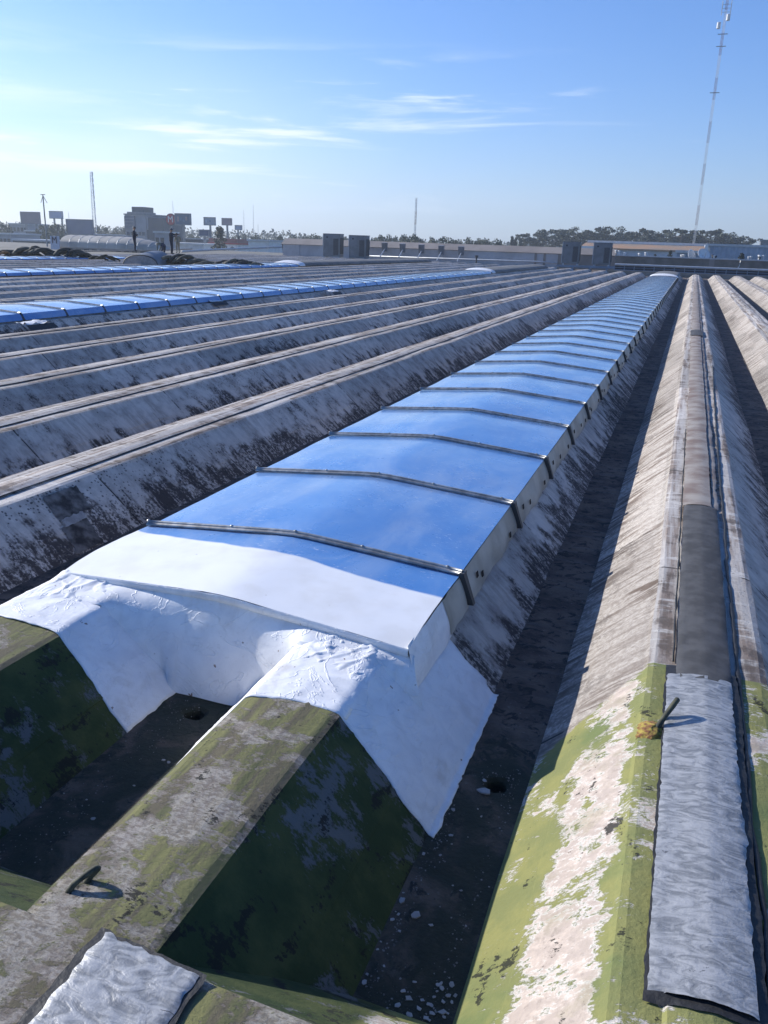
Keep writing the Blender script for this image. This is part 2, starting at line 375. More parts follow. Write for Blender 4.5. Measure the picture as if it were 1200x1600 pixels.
def profile(xl, xr, cap=True, wl=None):
    WL = wl or W
    """cross-section of one folded concrete ridge"""
    p = [(xl-WL, -K), (xl-WL*.66, -K*.665), (xl-WL*.655, -K*.65), (xl-WL*.30, -K*.30), (xl-.022, -.026), (xl-.006, -.008), (xl+.02, 0)]
    if cap:
        a = xl+.125; b = xr-.14
        p += [(xl+.08, .002), (a-.004, .003), (a, .014), (a+.05, .022), ((a+b)/2, .027), (b-.05, .022), (b, .013), (b+.005, .003), (xr-.06, .002)]
    else:
        p += [((xl+xr)/2-.06, .009), ((xl+xr)/2+.06, .009)]
    p += [(xr-.02, 0), (xr+.006, -.008), (xr+.022, -.026), (xr+W*.30, -K*.30), (xr+W*.655, -K*.65), (xr+W*.66, -K*.665), (xr+W, -K)]
    return p
def make_ridge(xl, xr, y0, y1, cap=True, near=8, wl=None):
    pr = profile(xl, xr, cap, wl); m = MB(); ys = []; y = y0
    while y < y1:
        ys.append(y); y += .12 if y < near else (.35 if y < 30 else 1.0)
    ys.append(y1)
    for y in ys:
        wob = .010*nz(xl*3.1, y*.35) ; wz = .006*nz(xl, y*.5, 3)
        for i, (x, z) in enumerate(pr):
            fz = 1 if z > -K+.001 else 0
            m.v.append((x + wob + .006*nz(x*4, y*1.7, i), y, z + fz*(wz + .005*nz(x*5, y*2.1, 7+i*.3))))
    n = len(pr)
    for j in range(len(ys)-1):
        for i in range(n-1): m.f.append((j*n+i, j*n+i+1, (j+1)*n+i+1, (j+1)*n+i)); m.m.append(0)
    m.f.append(tuple(range(n))); m.f.append(tuple(reversed(range((len(ys)-1)*n, len(ys)*n)))); m.m += [0, 0]
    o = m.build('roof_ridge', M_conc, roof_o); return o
Y0 = 1.36                                                     # far edge of the cross beam
S = 1.7
ridges = {}
ridges['C'] = make_ridge(.025*S, .30*S, Y0-.05, 76, True)
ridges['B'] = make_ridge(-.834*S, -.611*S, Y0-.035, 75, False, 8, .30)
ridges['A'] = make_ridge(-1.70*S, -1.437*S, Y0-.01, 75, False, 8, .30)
for k, (xr, ye) in enumerate([(-2.363, 76), (-3.276, 77), (-4.191, 78), (-5.167, 80), (-6.182, 81), (-7.13, 82), (-8.12, 83), (-9.55, 84), (-10.68, 85), (-11.80, 86), (-12.92, 87), (-13.95, 87.5), (-14.75, 88), (-15.85, 88), (-17.1, 88), (-18.3, 88), (-19.5, 88), (-20.7, 88), (-21.9, 88), (-22.7, 88), (-23.9, 88), (-25.1, 88), (-26.3, 88), (-27.5, 88)]):
    ridges['L%d' % k] = make_ridge((xr-.285)*S, xr*S, Y0-.05 if k < 3 else 3, ye, True, 4 if k > 2 else 9)
for k, xl in enumerate([.965, 1.93, 2.88, 3.84, 4.8, 5.75]):
    ridges['R%d' % k] = make_ridge(xl*S, (xl+.285)*S, Y0-.05 if k < 2 else 5, 77+k*.5, True, 3)
# cross beam the photographer stands on: same section, turned across
m = MB(); pr = [(Y0-.95-W, -K), (Y0-.95-.02, -.022), (Y0-.95+.02, 0), (Y0-.5, .006), (Y0-.03, 0), (Y0-.005, -.008), (Y0+.012, -.028), (Y0+W*.65, -K*.65), (Y0+W, -K)]
nx = 90
for i in range(nx+1):
    x = -8 + 18*i/nx
    for j, (y, z) in enumerate(pr): m.v.append((x, y - .030 + .007*nz(x*1.3, j) - .035*(x+.5), z + (.014+.004*nz(x*2, j*3) if z > -K+.01 else 0)))
n = len(pr)
for i in range(nx):
    for j in range(n-1): m.f.append((i*n+j, (i+1)*n+j, (i+1)*n+j+1, i*n+j+1)); m.m.append(0)
cb = m.build('cross_beam', M_conc, roof_o)

# cap details on the right-hand ridge: strips, patches
prC = profile(.025*S, .30*S, True)
def captop(x):
    for (xa_, za_), (xb2, zb2) in zip(prC, prC[1:]):
        if xa_ <= x <= xb2: return za_+(zb2-za_)*(x-xa_)/max(1e-6, xb2-xa_)+.004
    return -1
def drape(fn_x0, fn_x1, y0, y1, zb, nu, nv, crown=.012, rag=0, amp=.003, freq=18, seed=0):
    m = MB()
    def f(u, v):
        y = y0 + (y1-y0)*v
        if v in (0, 1): y += rag*nz(u*6, v*3, seed)
        x0, x1 = fn_x0(y), fn_x1(y); x = x0+(x1-x0)*u
        if u in (0, 1): x += rag*(nz(y*freq*1.7, u*5, seed)+.7*nz(y*freq*.3, u*5, seed))
        z = zb + crown*math.sin(math.pi*u)**.6 if 0 < u < 1 else zb
        if v in (0, 1): z = zb-.007
        z += amp*nz(x*freq, y*freq*.8, seed) + amp*.5*nz(x*freq*2.7, y*freq*2.1, seed+3)
        return (x, y, max(z, captop(x)+.003+max(0, zb-.017)*1.3+amp*.6*nz(x*freq, y*freq*.8, seed)))
    m.grid(f, nu, nv); return m
rC = ridges['C']
lin = lambda a, b, y0, y1: (lambda y: a+(b-a)*(y-y0)/(y1-y0))
# black bitumen bed, silver membrane, dark bitumen patch
o = drape(lambda y: .115+.006*nz(y*3, 1), lambda y: .398+.008*nz(y*3, 5), 1.665, 3.46, .017, 12, 110, .010, .006, .002, 14, 2).build('bitumen_bed', M_bitedge, rC, True)
sil = drape(lambda y: .122+.003*nz(y*5, 1), lambda y: .372+.008*nz(y*4, 5)+.006*nz(y*19, 3), 1.69, 3.36, .024, 22, 190, .009, .006, .0016, 22, 1)
sil = sil.build('silver_membrane_patch', M_silver, rC, True)
o = drape(lambda y: .155+.004*nz(y*5, 1), lambda y: .372+.006*nz(y*4, 5), 3.33, 5.95, .024, 14, 90, .012, .004, .0022, 12, 4).build('bitumen_patch', M_bit, rC, True)
for (y0, y1) in ((5.97, 8.1), (8.1, 11.3), (11.32, 15), (15.02, 21), (21.03, 30), (30.05, 42), (42.1, 58)):
    o = drape(lambda y: .150+.01*nz(y, y0), lambda y: .335+.015*nz(y, y0+3), y0, y1, .023, 6, 30, .008, .006, .0022, 9, y0).build('cap_strip', M_cap, rC, True)
    o = drape(lambda y: .345+.01*nz(y, y0+9), lambda y: .385+.014*nz(y, y0+8), y0, y1, .017, 3, 40, .006, .012, .003, 9, y0+2).build('cap_strip', M_cap, rC, True)
o = drape(lambda y: .13, lambda y: .39, 19.2, 20.6, .033, 6, 8, .008, .01, .002, 9, 5).build('bitumen_patch', M_bit, rC, True)
# torn black joint line along the right edge of the cap
m = MB(); pts = []
for i in range(150):
    y = 1.7+i*.085; pts.append((.405+.012*nz(y*2.2, 3)+.006*nz(y*9, 1)+.0006*(y-2)**2*(1 if y > 5 else 0), y, .008))
m.tube(pts, [max(.002, .009+.008*nz(i*.6, 2)) for i in range(150)], 5, flat=.5); m.build('joint_sealant', M_bitedge, rC, True)
m = MB(); pts = [(.142+.006*nz(y*.3, 3)+.004*nz(y*1.2, 1), y*.09+3.5, .012) for y in range(60)]
m.tube(pts, [max(.0015, .005+.006*nz(i*.6, 8)) for i in range(60)], 5, flat=.5); m.build('joint_sealant', M_bitedge, rC, True)
for key, dx in (('L0', .128), ('L1', .128), ('L2', .128), ('L3', .128), ('L4', .128)):
    i_ = int(key[1]); xr__ = [-2.363, -3.276, -4.191, -5.167, -6.182][i_]*S; m = MB()
    pts = [(xr__-dx+.008*nz(k*.31, i_)+.004*nz(k*1.3, i_), 2.5+k*.22, .010) for k in range(180)]
    m.tube(pts, [max(.003, .008+.007*nz(k*.5, i_)) for k in range(180)], 5, flat=.6); m.build('joint_sealant', M_bitedge, ridges[key], True)
# silver patch on the cross beam
def fgp(u, v):
    a = Vector((-1.175, 1.362)); b = Vector((-.885, 1.332)); c = Vector((-.88, .75)); d = Vector((-1.16, .75))
    p = a.lerp(b, u).lerp(d.lerp(c, u), v)
    e = .012
    if u in (0, 1): p.x += e*nz(v*14, u*4)
    if v in (0, 1): p.y += e*nz(u*9, v)
    return (p.x, p.y, (.029 if 0 < u < 1 and 0 < v < 1 else .025) + .002*nz(p.x*24, p.y*24, 1)+.0008*nz(p.x*60, p.y*60, 4))
MB().grid(fgp, 26, 50).build('silver_membrane_patch', M_silver, cb, True)
MB().grid(lambda u, v: (-1.195+.325*u+(.008*nz(v*11, u) if u in (0, 1) else 0), 1.372-.03*u-.63*v+(.01*nz(u*9, v) if v in (0, 1) else 0), .0235+.001*nz(u*8, v*16)), 12, 26).build('bitumen_bed', M_bitedge, cb, True)

# ------------------------------------------------------------------ skylights
def arch(xl, xr, zl, zr, za, n):
    """peaked, slightly rounded section: list of (x,z)"""
    xc = (xl+xr)/2; out = []
    for i in range(n+1):
        u = i/n; x = xl+(xr-xl)*u; t = abs(u-.5)*2
        base = zl+(zr-zl)*u; h = za-(zl+zr)/2
        out.append((x, base+h*(1-(.94*t+.06*t*t)) - h*.05*math.exp(-(t/.07)**2)))
    return out
def strip_box(path, y0, y1, th, m):
    """a bar following path (x,z) between y0,y1, th high; rounded top"""
    pr = [(y0, 0), (y0, th*.55), (y0+(y1-y0)*.25, th), (y0+(y1-y0)*.75, th), (y1, th*.55), (y1, 0)]
    b = len(m.v); n = len(pr)
    for (x, z) in path:
        for (y, dz) in pr: m.v.append((x, y, z+dz))
    for i in range(len(path)-1):
        for j in range(n): m.f.append((b+i*n+j, b+(i+1)*n+j, b+(i+1)*n+(j+1) % n, b+i*n+(j+1) % n)); m.m.append(0)
    m.f.append(tuple(b+j for j in reversed(range(n)))); m.f.append(tuple(b+(len(path)-1)*n+j for j in range(n))); m.m += [0, 0]
    return m
def sheet_mesh(xl, xr, zl, zr, za, sp, seed, dents=1.0, extra=None):
    ar = arch(xl, xr, zl, zr, za, 28); m = MB(); nv = 16
    for j in range(nv+1):
        v = j/nv
        for i, (x, z) in enumerate(ar):
            bul = .014*math.sin(math.pi*v)*(1-abs(i/14-1)**4)
            z2 = z+bul+dents*(.006*nz(x*2.2, v*2+seed*7, seed)+.002*nz(x*7, v*6, seed+5))*math.sin(math.pi*v)**.5
            m.v.append((x, v*sp, z2))
    n = len(ar)
    for j in range(nv):
        for i in range(n-1): m.f.append((j*n+i, j*n+i+1, (j+1)*n+i+1, (j+1)*n+i)); m.m.append(0)
    return m
def skirt_mesh(x0, z0, x1, z1, sp, seed, amp=.02):
    def f(u, v):
        r = amp*(nz(v*3.1*sp, seed*5.1, u*.8)+.5*nz(v*8*sp, seed, u*2))*math.sin(math.pi*min(1, v*1.02))**.5
        sag = .014*math.sin(math.pi*v)
        return (x0+(x1-x0)*u+(r+.012*math.sin(math.pi*u))*(.25+u), v*sp, z0+(z1-z0)*u-sag*u+r*.3*u)
    return MB().grid(f, 8, 26)
def make_skylight(label, xl, xr, zl, zr, za, y0, sp, n, side, group):
    root = empty('skylight', ((xl+xr)/2, y0, 0), label, 'skylight', group)
    cx = (xl+xr)/2; L, Rr = xl-cx, xr-cx
    sheets = []
    for s in range(3):
        if side == 'skirt': mm = sheet_mesh(L, Rr, zl, zr, za, sp-.004, s)
        else:
            ar = arch(L, Rr-.07, zl, zr, za, 20)
            mm = sheet_mesh(L, Rr-.07, zl, zr, za, sp-.004, s, .5)
        o = mm.build('glazing_sheet', M_sheet, root, True, None); o.location = (0, s*sp, 0); sheets.append(o)
    for k in range(3, n): inst(sheets[k % 3], root, (0, k*sp, 0))
    if side == 'skirt':
        sk = []
        for s in range(4):
            o = skirt_mesh(Rr+.002, zr-.004, Rr+.055, zr-.172, sp-.006, s+2).build('skirt_panel', M_skirt, root, True); o.location = (0, s*sp+.003, 0); sk.append(o)
            for q, (yy, uu) in enumerate(((.17, .45), (.24+.1*s, .62), (.8, .7))):
                c = MB(); xx = Rr+.055*uu+.022; zz = zr-.172*uu
                c.add([(xx, yy*sp-.008, zz-.018), (xx+.004, yy*sp+.010, zz-.012), (xx-.002, yy*sp+.008, zz+.020), (xx-.006, yy*sp-.010, zz+.014)], [(0, 1, 2, 3)])
                c.build('slot', M_slot, o, solid=.004)
        for k in range(4, n):
            c = inst(sk[k % 4], root, (0, k*sp+.003, 0))
            if k < 12:
                for g in sk[k % 4].children: inst(g, c)
    else:
        # steep blue side sheet instead of a skirt
        o = MB().grid(lambda u, v: (Rr-.07+.07*u**.7, v*(sp-.004), zr-(zr-side)*u), 3, 4).build('side_sheet', M_sheet, root, True)
        for k in range(1, n): inst(o, root, (0, k*sp, 0))
    ar = arch(L-.015, Rr+.012 if side == 'skirt' else Rr-.07, zl, zr, za, 24)
    ar = [(x, z+.006) for x, z in ar]
    m = MB(); strip_box(ar, -.026, .026, .016, m); strip_box([(x, z+.014) for x, z in ar], -.009, .012, .010, m)
    pu = m.build('purlin', M_galv, root, True)
    bolt_me = MB().tube([(0, 0, .006), (0, 0, .026), (0, 0, .029)], [.010, .010, .005], 6).mesh('bolt', M_galv)
    def add_bolts(par):
        for fx in (.02, .3, .5, .72, .975):
            x, z = ar[int(fx*24)]
            bo = bpy.data.objects.new('bolt', bolt_me); bo.location = (x, 0, z); link(bo, par)
    if side == 'skirt': add_bolts(pu)
    st = MB()
    if side == 'skirt': st.box((Rr+.004, -.03, zr-.012), (Rr+.03, .03, zr+.02)).add(
            [(Rr+.028, -.03, zr+.018), (Rr+.028, .022, zr+.018), (Rr+.088, .026, zr-.155), (Rr+.088, -.012, zr-.155),
             (Rr+.0, -.03, zr+.016), (Rr+.0, .022, zr+.016), (Rr+.05, .026, zr-.157), (Rr+.05, -.012, zr-.157)],
            [(0, 1, 2, 3), (7, 6, 5, 4), (0, 3, 7, 4), (1, 5, 6, 2), (3, 2, 6, 7), (0, 4, 5, 1)])
    else: st.add([(Rr-.075, -.03, zr+.02), (Rr-.075, .03, zr+.02), (Rr+.012, .03, side), (Rr+.012, -.03, side), (Rr-.085, -.03, zr), (Rr-.085, .03, zr), (Rr-.005, .03, side-.01), (Rr-.005, -.03, side-.01)],
            [(0, 1, 2, 3), (7, 6, 5, 4), (0, 3, 7, 4), (1, 5, 6, 2), (3, 2, 6, 7), (0, 4, 5, 1)])
    so = st.build('strap', M_strap, root)
    for k in range(1, n+1):
        c = inst(pu, root, (0, k*sp, 0)); c.location = (.006*nz(k*3.3, 1), k*sp, 0)
        if k < 8 and side == 'skirt': add_bolts(c)
        inst(so, root, (0, k*sp, 0))
    # low left edge closing
    o = MB().grid(lambda u, v: (L-.02*u, v*n*sp, zl-(zl+.05)*u), 1, 20).build('edge_flashing', M_skirt, root)
    return root
SG = 'long skylights laid over the roof ridges'
XL, XR = -2.815, -.935
ZE, ZA = .068, .146
sp1 = 1.355
s1 = make_skylight('nearest and largest blue skylight, running from the white coated end in the foreground', XL, XR, ZE, ZE, ZA, 3.95, sp1, 44, 'skirt', SG)
make_skylight('second blue skylight from the front, with a bright top and steep blue side', -14.2, -12.22, .155, .150, .205, 8.36, 1.262, 37, .028, SG)
make_skylight('third skylight, thin pale blue band left of the curved white cap', -26.9, -24.75, .15, .13, .20, 16, 1.31, 28, .02, SG)
make_skylight('farthest skylight, thin white band under the pile of dark rolls at the left', -40.6, -38.3, .10, .08, .16, 28, 1.31, 19, .02, SG)

# ---- white coated end of the near skylight (parts of the same thing)
def P_(o): o.parent = s1; o.location = -s1.location; return o
def endsheet(u, v):
    y = (3.20-.12*u)+(3.95-(3.20-.12*u))*v
    ar = arch(XL-.01, XR+.004, ZE, ZE, ZA-.012+.012*v, 40); i = min(40, int(round(u*40)))
    x, z = ar[i]
    z -= .018*(1-v)**6
    return (x, y, z+.004*nz(x*3, y*3)+.0015*nz(x*12, y*12)+.008*math.sin(math.pi*v))
P_(MB().grid(endsheet, 40, 24).build('coated_end_sheet', M_front, smooth=True))
# drip edge + lip
def lip(u, v):
    ar = arch(XL-.01, XR+.004, ZE, ZE, ZA-.012, 40); x, z = ar[min(40, int(round(u*40)))]
    y = 3.20-.12*u
    prof = [(0, -.018), (-.006, -.026), (-.006, -.052), (.010, -.058), (.03, -.05)]
    dy, dz = prof[int(round(v*4))]
    return (x, y+dy, z+dz+.004*nz(x*5, 2)+.002*nz(x*17, v))
P_(MB().grid(lip, 40, 4).build('drip_edge', M_coat, smooth=True))
# end wall between the two ridges, slightly sagging cloth
def ridge_z(x):
    for key in ('A', 'B'):
        xl, xr = (-1.70*S, -1.437*S) if key == 'A' else (-.834*S, -.611*S)
        if xl <= x <= xr: return .008
        if xl-.30 < x < xl: return -K*(xl-x)/.30
        if xr < x < xr+W: return -K*(x-xr)/W
    return -K
def endwall(u, v):
    x = -2.86+(XR+.028+.085*(1-v)**1.2+2.86)*u
    ztop = ZE + (ZA-ZE)*(1-abs(u-.5)*2) - .052; zb = ridge_z(x)+.004
    z = zb+(ztop-zb)*v
    y = 3.01+.02*math.sin(u*3)+(.185-.10*u)*v**2.6 + .012*nz(x*2.2, z*4, 1)+.006*nz(x*7, z*9, 5) + .05*(1-v)**3*(1 if zb < -.3 else .3)*(-1)
    return (x, y, z)
P_(MB().grid(endwall, 60, 26).build('end_wall_membrane', M_coat, smooth=True))
# membrane dressed down over both ridges and their slopes
def wrap(path, yf, ybk, nu, nv, seed, off=.007, amp=.004):
    # path: list of (x,z); arclength param
    L = [0]
    for i in range(1, len(path)): L.append(L[-1]+math.dist(path[i], path[i-1]))
    def at_(s):
        s *= L[-1]
        for i in range(1, len(path)):
            if s <= L[i] or i == len(path)-1:
                t = (s-L[i-1])/(L[i]-L[i-1]); a, b = path[i-1], path[i]
                nx_, nz_ = -(b[1]-a[1]), b[0]-a[0]; q = math.hypot(nx_, nz_)
                return a[0]+(b[0]-a[0])*t, a[1]+(b[1]-a[1])*t, nx_/q, nz_/q
    def f(u, v):
        x, z, ax, az = at_(u); y = yf(u)+(ybk(u)-yf(u))*v
        if u == 1: x += .010*nz(y*14, seed)+.006*nz(y*40, seed)
        if v == 0 or v == 1: y += .006*nz(u*30, seed)
        edge = min(1, 8*v, 8*(1-v), 10*u+.2, 10*(1-u)+.2)
        d = off*(.5+.5*edge)+amp*edge*(nz(x*6, y*6, z*6+seed)+.9*cre(x*7+1.5*nz(y*4, x*4), y*5, z*7+seed*2))+.001*nz(x*40, y*40, z*40)
        return (x+ax*d, y, z+az*d)
    return MB().grid(f, nu, nv)
def rpath(xl, xr, lo=1.0, hi=1.0):
    return [(xl-.30*lo, -K*lo)] + [(xl-.022, -.026), (xl-.006, -.008), (xl+.02, .002), ((xl+xr)/2, .012), (xr-.02, .002), (xr+.006, -.008), (xr+.022, -.026)] + [(xr+W*hi, -K*hi)]
def cre(x, y, z, w_=.10): return max(0, w_-abs(noise.noise(Vector((x, y, z)))))/w_
def jag(u, s): return .018*nz(u*11, s)+.010*nz(u*37, s)
# right ridge (B): left slope + top up to the wall, right slope back to 3.58
def ybB(u): return 3.17
bx0, bx1 = -.834*S, -.611*S
P_(wrap(rpath(bx0, bx1)[:-1], lambda u: 2.49+.08*min(1, u*1.4)+.008*nz(u*5, 1), ybB, 50, 40, 1).build('ridge_membrane', M_coat, smooth=True, solid=.004))
pathBr = [(bx1-.02, .002), (bx1+.006, -.008), (bx1+.022, -.026), (bx1+W*.5, -K*.5), (bx1+W, -K), (bx1+W+.03, -K+.001)]
P_(wrap(pathBr, lambda u: 2.572-.11*u**1.1+.012*nz(u*5, 8)*min(1, u*9), lambda u: 3.60+.03*nz(u*4, 2)+.05*max(0, u-.7)*-3*(1 if u > .85 else 0), 44, 60, 4).build('slope_membrane', M_coat, smooth=True, solid=.004))
ax0, ax1 = -1.70*S, -1.437*S
P_(wrap(rpath(ax0, ax1), lambda u: 2.78-.12*u-.06*max(0, u-.6)*2+.01*nz(u*6, 3), lambda u: 3.22, 70, 40, 7).build('ridge_membrane', M_coat, smooth=True, solid=.004))
# gathered folds of cloth where the top laps meet the lip
def folds(x0, x1, y0, seed, zt=.03):
    def f(u, v):
        x = x0+(x1-x0)*u; y = y0-(.30+.05*nz(u*4, seed))*(1-v)-.02*u
        e = min(1, 5*u, 5*(1-u)); ed = e*min(1, 5*v+.02)
        z = .010+(zt+.012*abs(nz(x*9, seed)))*v**1.8*(.35+.65*e) + ed*(.007*cre(x*7+y*5+nz(x*4, y*5), y*3, seed)+.006*cre(x*11-y*8, y*5+x, seed+4)+.010*nz(x*5, y*5, seed)+.002*nz(x*30, y*20, seed))
        z -= .045*(1-e)**2
        return (x+.02*nz(y*7, seed)*(1-e), y, z)
    return MB().grid(f, 60, 36)
P_(folds(bx0-.02, bx1+.03, 3.13, 3, .030).build('folded_cloth', M_coat, smooth=True))
P_(folds(ax0-.02, ax1+.04, 3.22, 5, .040).build('folded_cloth', M_coat, smooth=True))
# coated cheek closing the side below the sheet
def cheek(u, v):
    y = (3.085-.085*v)*(1-u)+3.635*u
    zt = ZE-.006; x0 = XR+.004
    xb = XR+.055; zb = -K*(xb-bx1)/W+.012
    x = x0+(xb-x0)*v; z = zt+(zb-zt)*v
    return (x+.010*nz(y*5, z*8)+.012*math.sin(math.pi*v), y, z)
P_(MB().grid(cheek, 24, 10).build('side_cheek', M_coat, smooth=True))
def skirt0(u, v):
    y = 3.60+.35*v
    return (XR+.004+.055*u+.008*nz(v*4, u)+.01*math.sin(math.pi*u), y, ZE-.004-.172*u)
o = MB().grid(skirt0, 8, 8).build('skirt_panel', M_skirt, smooth=True); P_(o)

# grey barrel covers past the far ends, with the white curved stop
M_greyc = plain('grey_barrel_cover', (.17, .165, .155), .75, 0, .35, 1.5)
def barrel(label, xl, xr, y0, y1, h, nseg, rz=0, white=True):
    root = empty('barrel_cover', ((xl+xr)/2, y0, 0), label, 'roof cover', 'grey barrel covers beyond the skylights'); hw = (xr-xl)/2
    L = (y1-y0)/nseg
    for s in range(nseg):
        o = MB().grid(lambda u, v: (-hw*math.cos(math.pi*u), v*(L-.05), .02+h*math.sin(math.pi*u)**.8+(.02 if 0 < v < 1 else 0)), 16, 5).build('cover_segment', M_greyc, root, True); o.location = (0, s*L, 0)
    if white:
        MB().grid(lambda u, v: (-hw*1.01*math.cos(math.pi*u), -.9+v*.9, .03+(h+.02)*math.sin(math.pi*u)**.8*(.55+.5*v**.5)), 18, 5).build('white_end_cap', M_coat, root, True)
    MB().add([(-hw*math.cos(math.pi*i/16), (y1-y0)-.05, .02+h*math.sin(math.pi*i/16)**.8) for i in range(17)], [tuple(range(17))]).build('end_plate', M_greyc, root)
    return root
barrel('grey ribbed barrel cover at the far end of the nearest skylight', -2.8, -.9, 63.7, 75, .22, 4)
barrel('long grey barrel cover past the white cap of the second skylight', -14.3, -12.2, 56.2, 78, .27, 5)
barrel('flat grey barrel cover past the white cap of the third skylight', -27, -24.8, 53.8, 84, .30, 6)
# ------------------------------------------------------------------ lifting loops, debris on the deck
def loop(label, b1, b2, tip, r, par=None):
    root = empty('lifting_loop', b1, label, 'steel loop'); b1, b2, tip = map(Vector, (b1, b2, tip)); o0 = b1.copy()
    pts = []
    for i in range(13):
        t = i/12; a = math.pi*t
        mid = b1.lerp(b2, (1-math.cos(a))/2); h = math.sin(a)**.75
        pts.append(mid + (tip-(b1+b2)/2)*h - o0 + Vector((.002*nz(i, 1), .003*nz(i, 4), -.012 if i in (0, 12) else 0)))
    MB().tube(pts, [r*(1+.35*nz(i*.8, 3)) for i in range(13)], 9).build('loop_bar', M_rope, root, True)
    if 'yellow' in label: MB().grid(lambda u, v: ((u-.5)*.11+.01*nz(v*9, u*9), (v-.3)*.13+.01*nz(u*9, v*9), .006+.016*(1-((u-.5)**2+(v-.5)**2)*6.5)+.006*nz(u*20, v*20)), 20, 20).build('mossy_crust', M_lichen, root, True)
    return root
loop('mossy steel lifting loop in yellow lichen beside the silver membrane patch', (.085, 2.885, .004), (.10, 2.945, .004), (.158, 3.02, .088), .010)
loop('dark steel lifting loop standing on the mossy top of the middle green ridge', (-1.372, 1.455, .008), (-1.350, 1.500, .008), (-1.318, 1.512, .052), .0085)
flake_meshes = []
for k in range(9):
    n = random.randint(4, 7); a0 = random.random()*6; top = []
    for i in range(n):
        a = a0+2*math.pi*i/n+random.uniform(-.3, .3); rr = random.uniform(.5, 1); top.append((rr*math.cos(a), rr*math.sin(a)*.8))
    vs = [(x, y, .22+.12*nz(x*2, y*2, k)) for x, y in top]+[(x*.97, y*.97, 0) for x, y in top]
    m = MB().add(vs, [tuple(range(n))]+[(i, i+n, (i+1) % n+n, (i+1) % n) for i in range(n)])
    flake_meshes.append(m.mesh('paint_flake', M_pink))
FL = 'pale flake of broken coating lying on the dark trough floor'
def flake(x, y, s):
    o = bpy.data.objects.new('coating_flake', random.choice(flake_meshes)); o.location = (x, y, -K+.001); o.scale = (s, s, s*.8)
    o.rotation_euler = (random.uniform(-.15, .15), random.uniform(-.15, .15), random.uniform(0, 6.3)); link(o)
    tag(o, FL, 'debris', 'loose coating flakes in the troughs')
px = [(577, 1342, 14), (620, 1391, 10), (628, 1408, 15), (601, 1420, 15), (649, 1432, 22), (674, 1446, 9), (666, 1265, 8), (708, 1266, 9), (752, 1276, 6), (704, 1306, 9), (662, 1334, 9), (572, 1490, 14), (745, 1530, 13), (715, 1555, 18), (622, 1571, 11), (655, 1577, 10), (692, 1582, 14), (640, 1586, 11), (530, 1566, 9), (520, 1592, 14), (757, 1238, 26), (757, 1220, 10), (728, 1447, 5), (600, 1510, 6), (264, 1192, 9), (256, 1188, 8), (145, 1280, 10), (210, 1228, 6), (135, 1250, 5), (64, 1262, 4), (100, 1240, 4), (1128, 700, 12)]
rf = random.Random(21)
for _ in range(34): px.append((rf.gauss(690, 38), rf.uniform(1535, 1598), rf.uniform(5, 12)))
for _ in range(26): t_ = rf.random(); px.append((535+95*t_+rf.gauss(0, 9), 1590-215*t_, rf.uniform(4, 12)))
for _ in range(12): px.append((rf.uniform(610, 830), rf.uniform(1260, 1500), rf.uniform(3, 6)))
for u, v, s in px:
    d = fw*FPX + rt2*(u-600) + up2*(800-v); p = Vector((0, 0, H))+d*((H+K)/-d.z)
    if -1.6 < p.x and not -.635 < p.x < -.365 and p.x < 0: continue
    flake(p.x, p.y, s*.5*(p-Vector((0, 0, H))).length/FPX*1.15)
m = MB()
def crumb(x, y, s):
    a = random.random()*6.3; h = s*.5; z = -K
    vs = []
    for i in range(4):
        b = a+i*1.57+random.uniform(-.4, .4); q = s*random.uniform(.5, 1); vs.append((x+q*math.cos(b), y+q*math.sin(b), z+h*random.uniform(.3, 1)))
    vs += [(vx, vy, z-.002) for vx, vy, _ in vs]
    m.add(vs, [(0, 1, 2, 3), (0, 4, 5, 1), (1, 5, 6, 2), (2, 6, 7, 3), (3, 7, 4, 0)])
for _ in range(800):
    q = random.random()
    if q < .35: x = -.62+abs(random.gauss(0, .025)); y = 1.6+random.random()*1.1
    elif q < .6: x = -.39-abs(random.gauss(0, .03)); y = random.uniform(1.5, 3)
    elif q < .75: x = random.gauss(-.50, .05); y = random.gauss(1.72, .08)
    elif q < .85: x, y = random.gauss(-.46, .045), random.gauss(2.90, .05)
    else: x = random.uniform(-.64, -.36); y = random.uniform(1.5, 14)
    if math.hypot(x+.47, y-2.87) < .05: continue
    crumb(x, y, random.choice([.0012, .0015, .0015, .002, .003, .005]))
for _ in range(260):
    x = random.uniform(-2.02, -1.84); y = random.uniform(1.5, 2.95); crumb(x, y, random.choice([.0015, .002, .003, .004]))
for _ in range(160):
    x = random.uniform(.95, 1.2); y = random.uniform(4, 30); crumb(x, y, random.choice([.002, .003, .005, .010]))
o = m.build('loose_crumbs', plain('dull_crumb', (.27, .255, .24), .9, 0, .6, 60)); tag(o, kind='stuff')

# ------------------------------------------------------------------ far end of the roof
M_wall = plain('pale_painted_wall', (.56, .53, .52), .8, 0, .2, .6); M_brown = plain('brown_sheet_coping', (.30, .26, .23), .7, 0, .25, .4)
M_grey = plain('grey_sheet_steel', (.20, .215, .235), .5, .3, .25, 1.2); M_lgrey = plain('light_grey_metal', (.50, .52, .54), .5, .2, .15, 2)
M_dark = plain('dark_louvre', (.03, .033, .04), .6); M_white = plain('white_paint', (.72, .72, .70), .6, 0, .15, 1)
M_bluem = plain('blue_grey_steel', (.20, .27, .36), .5, .2, .2, 1)
WY = 97
def wy(u, v, Y=WY): return at(u, v, Y)
zb = wy(440, 398.5).z; zt = wy(442, 372).z; zm = wy(442, 381).z
x0 = wy(442, 385).x; x1 = wy(872, 400).x; x2 = wy(962, 400).x
wall = empty('boundary_wall', (x0, WY, zb), 'long pale wall with brown coping beyond the roof ridges, with slanted lamp brackets', 'wall')
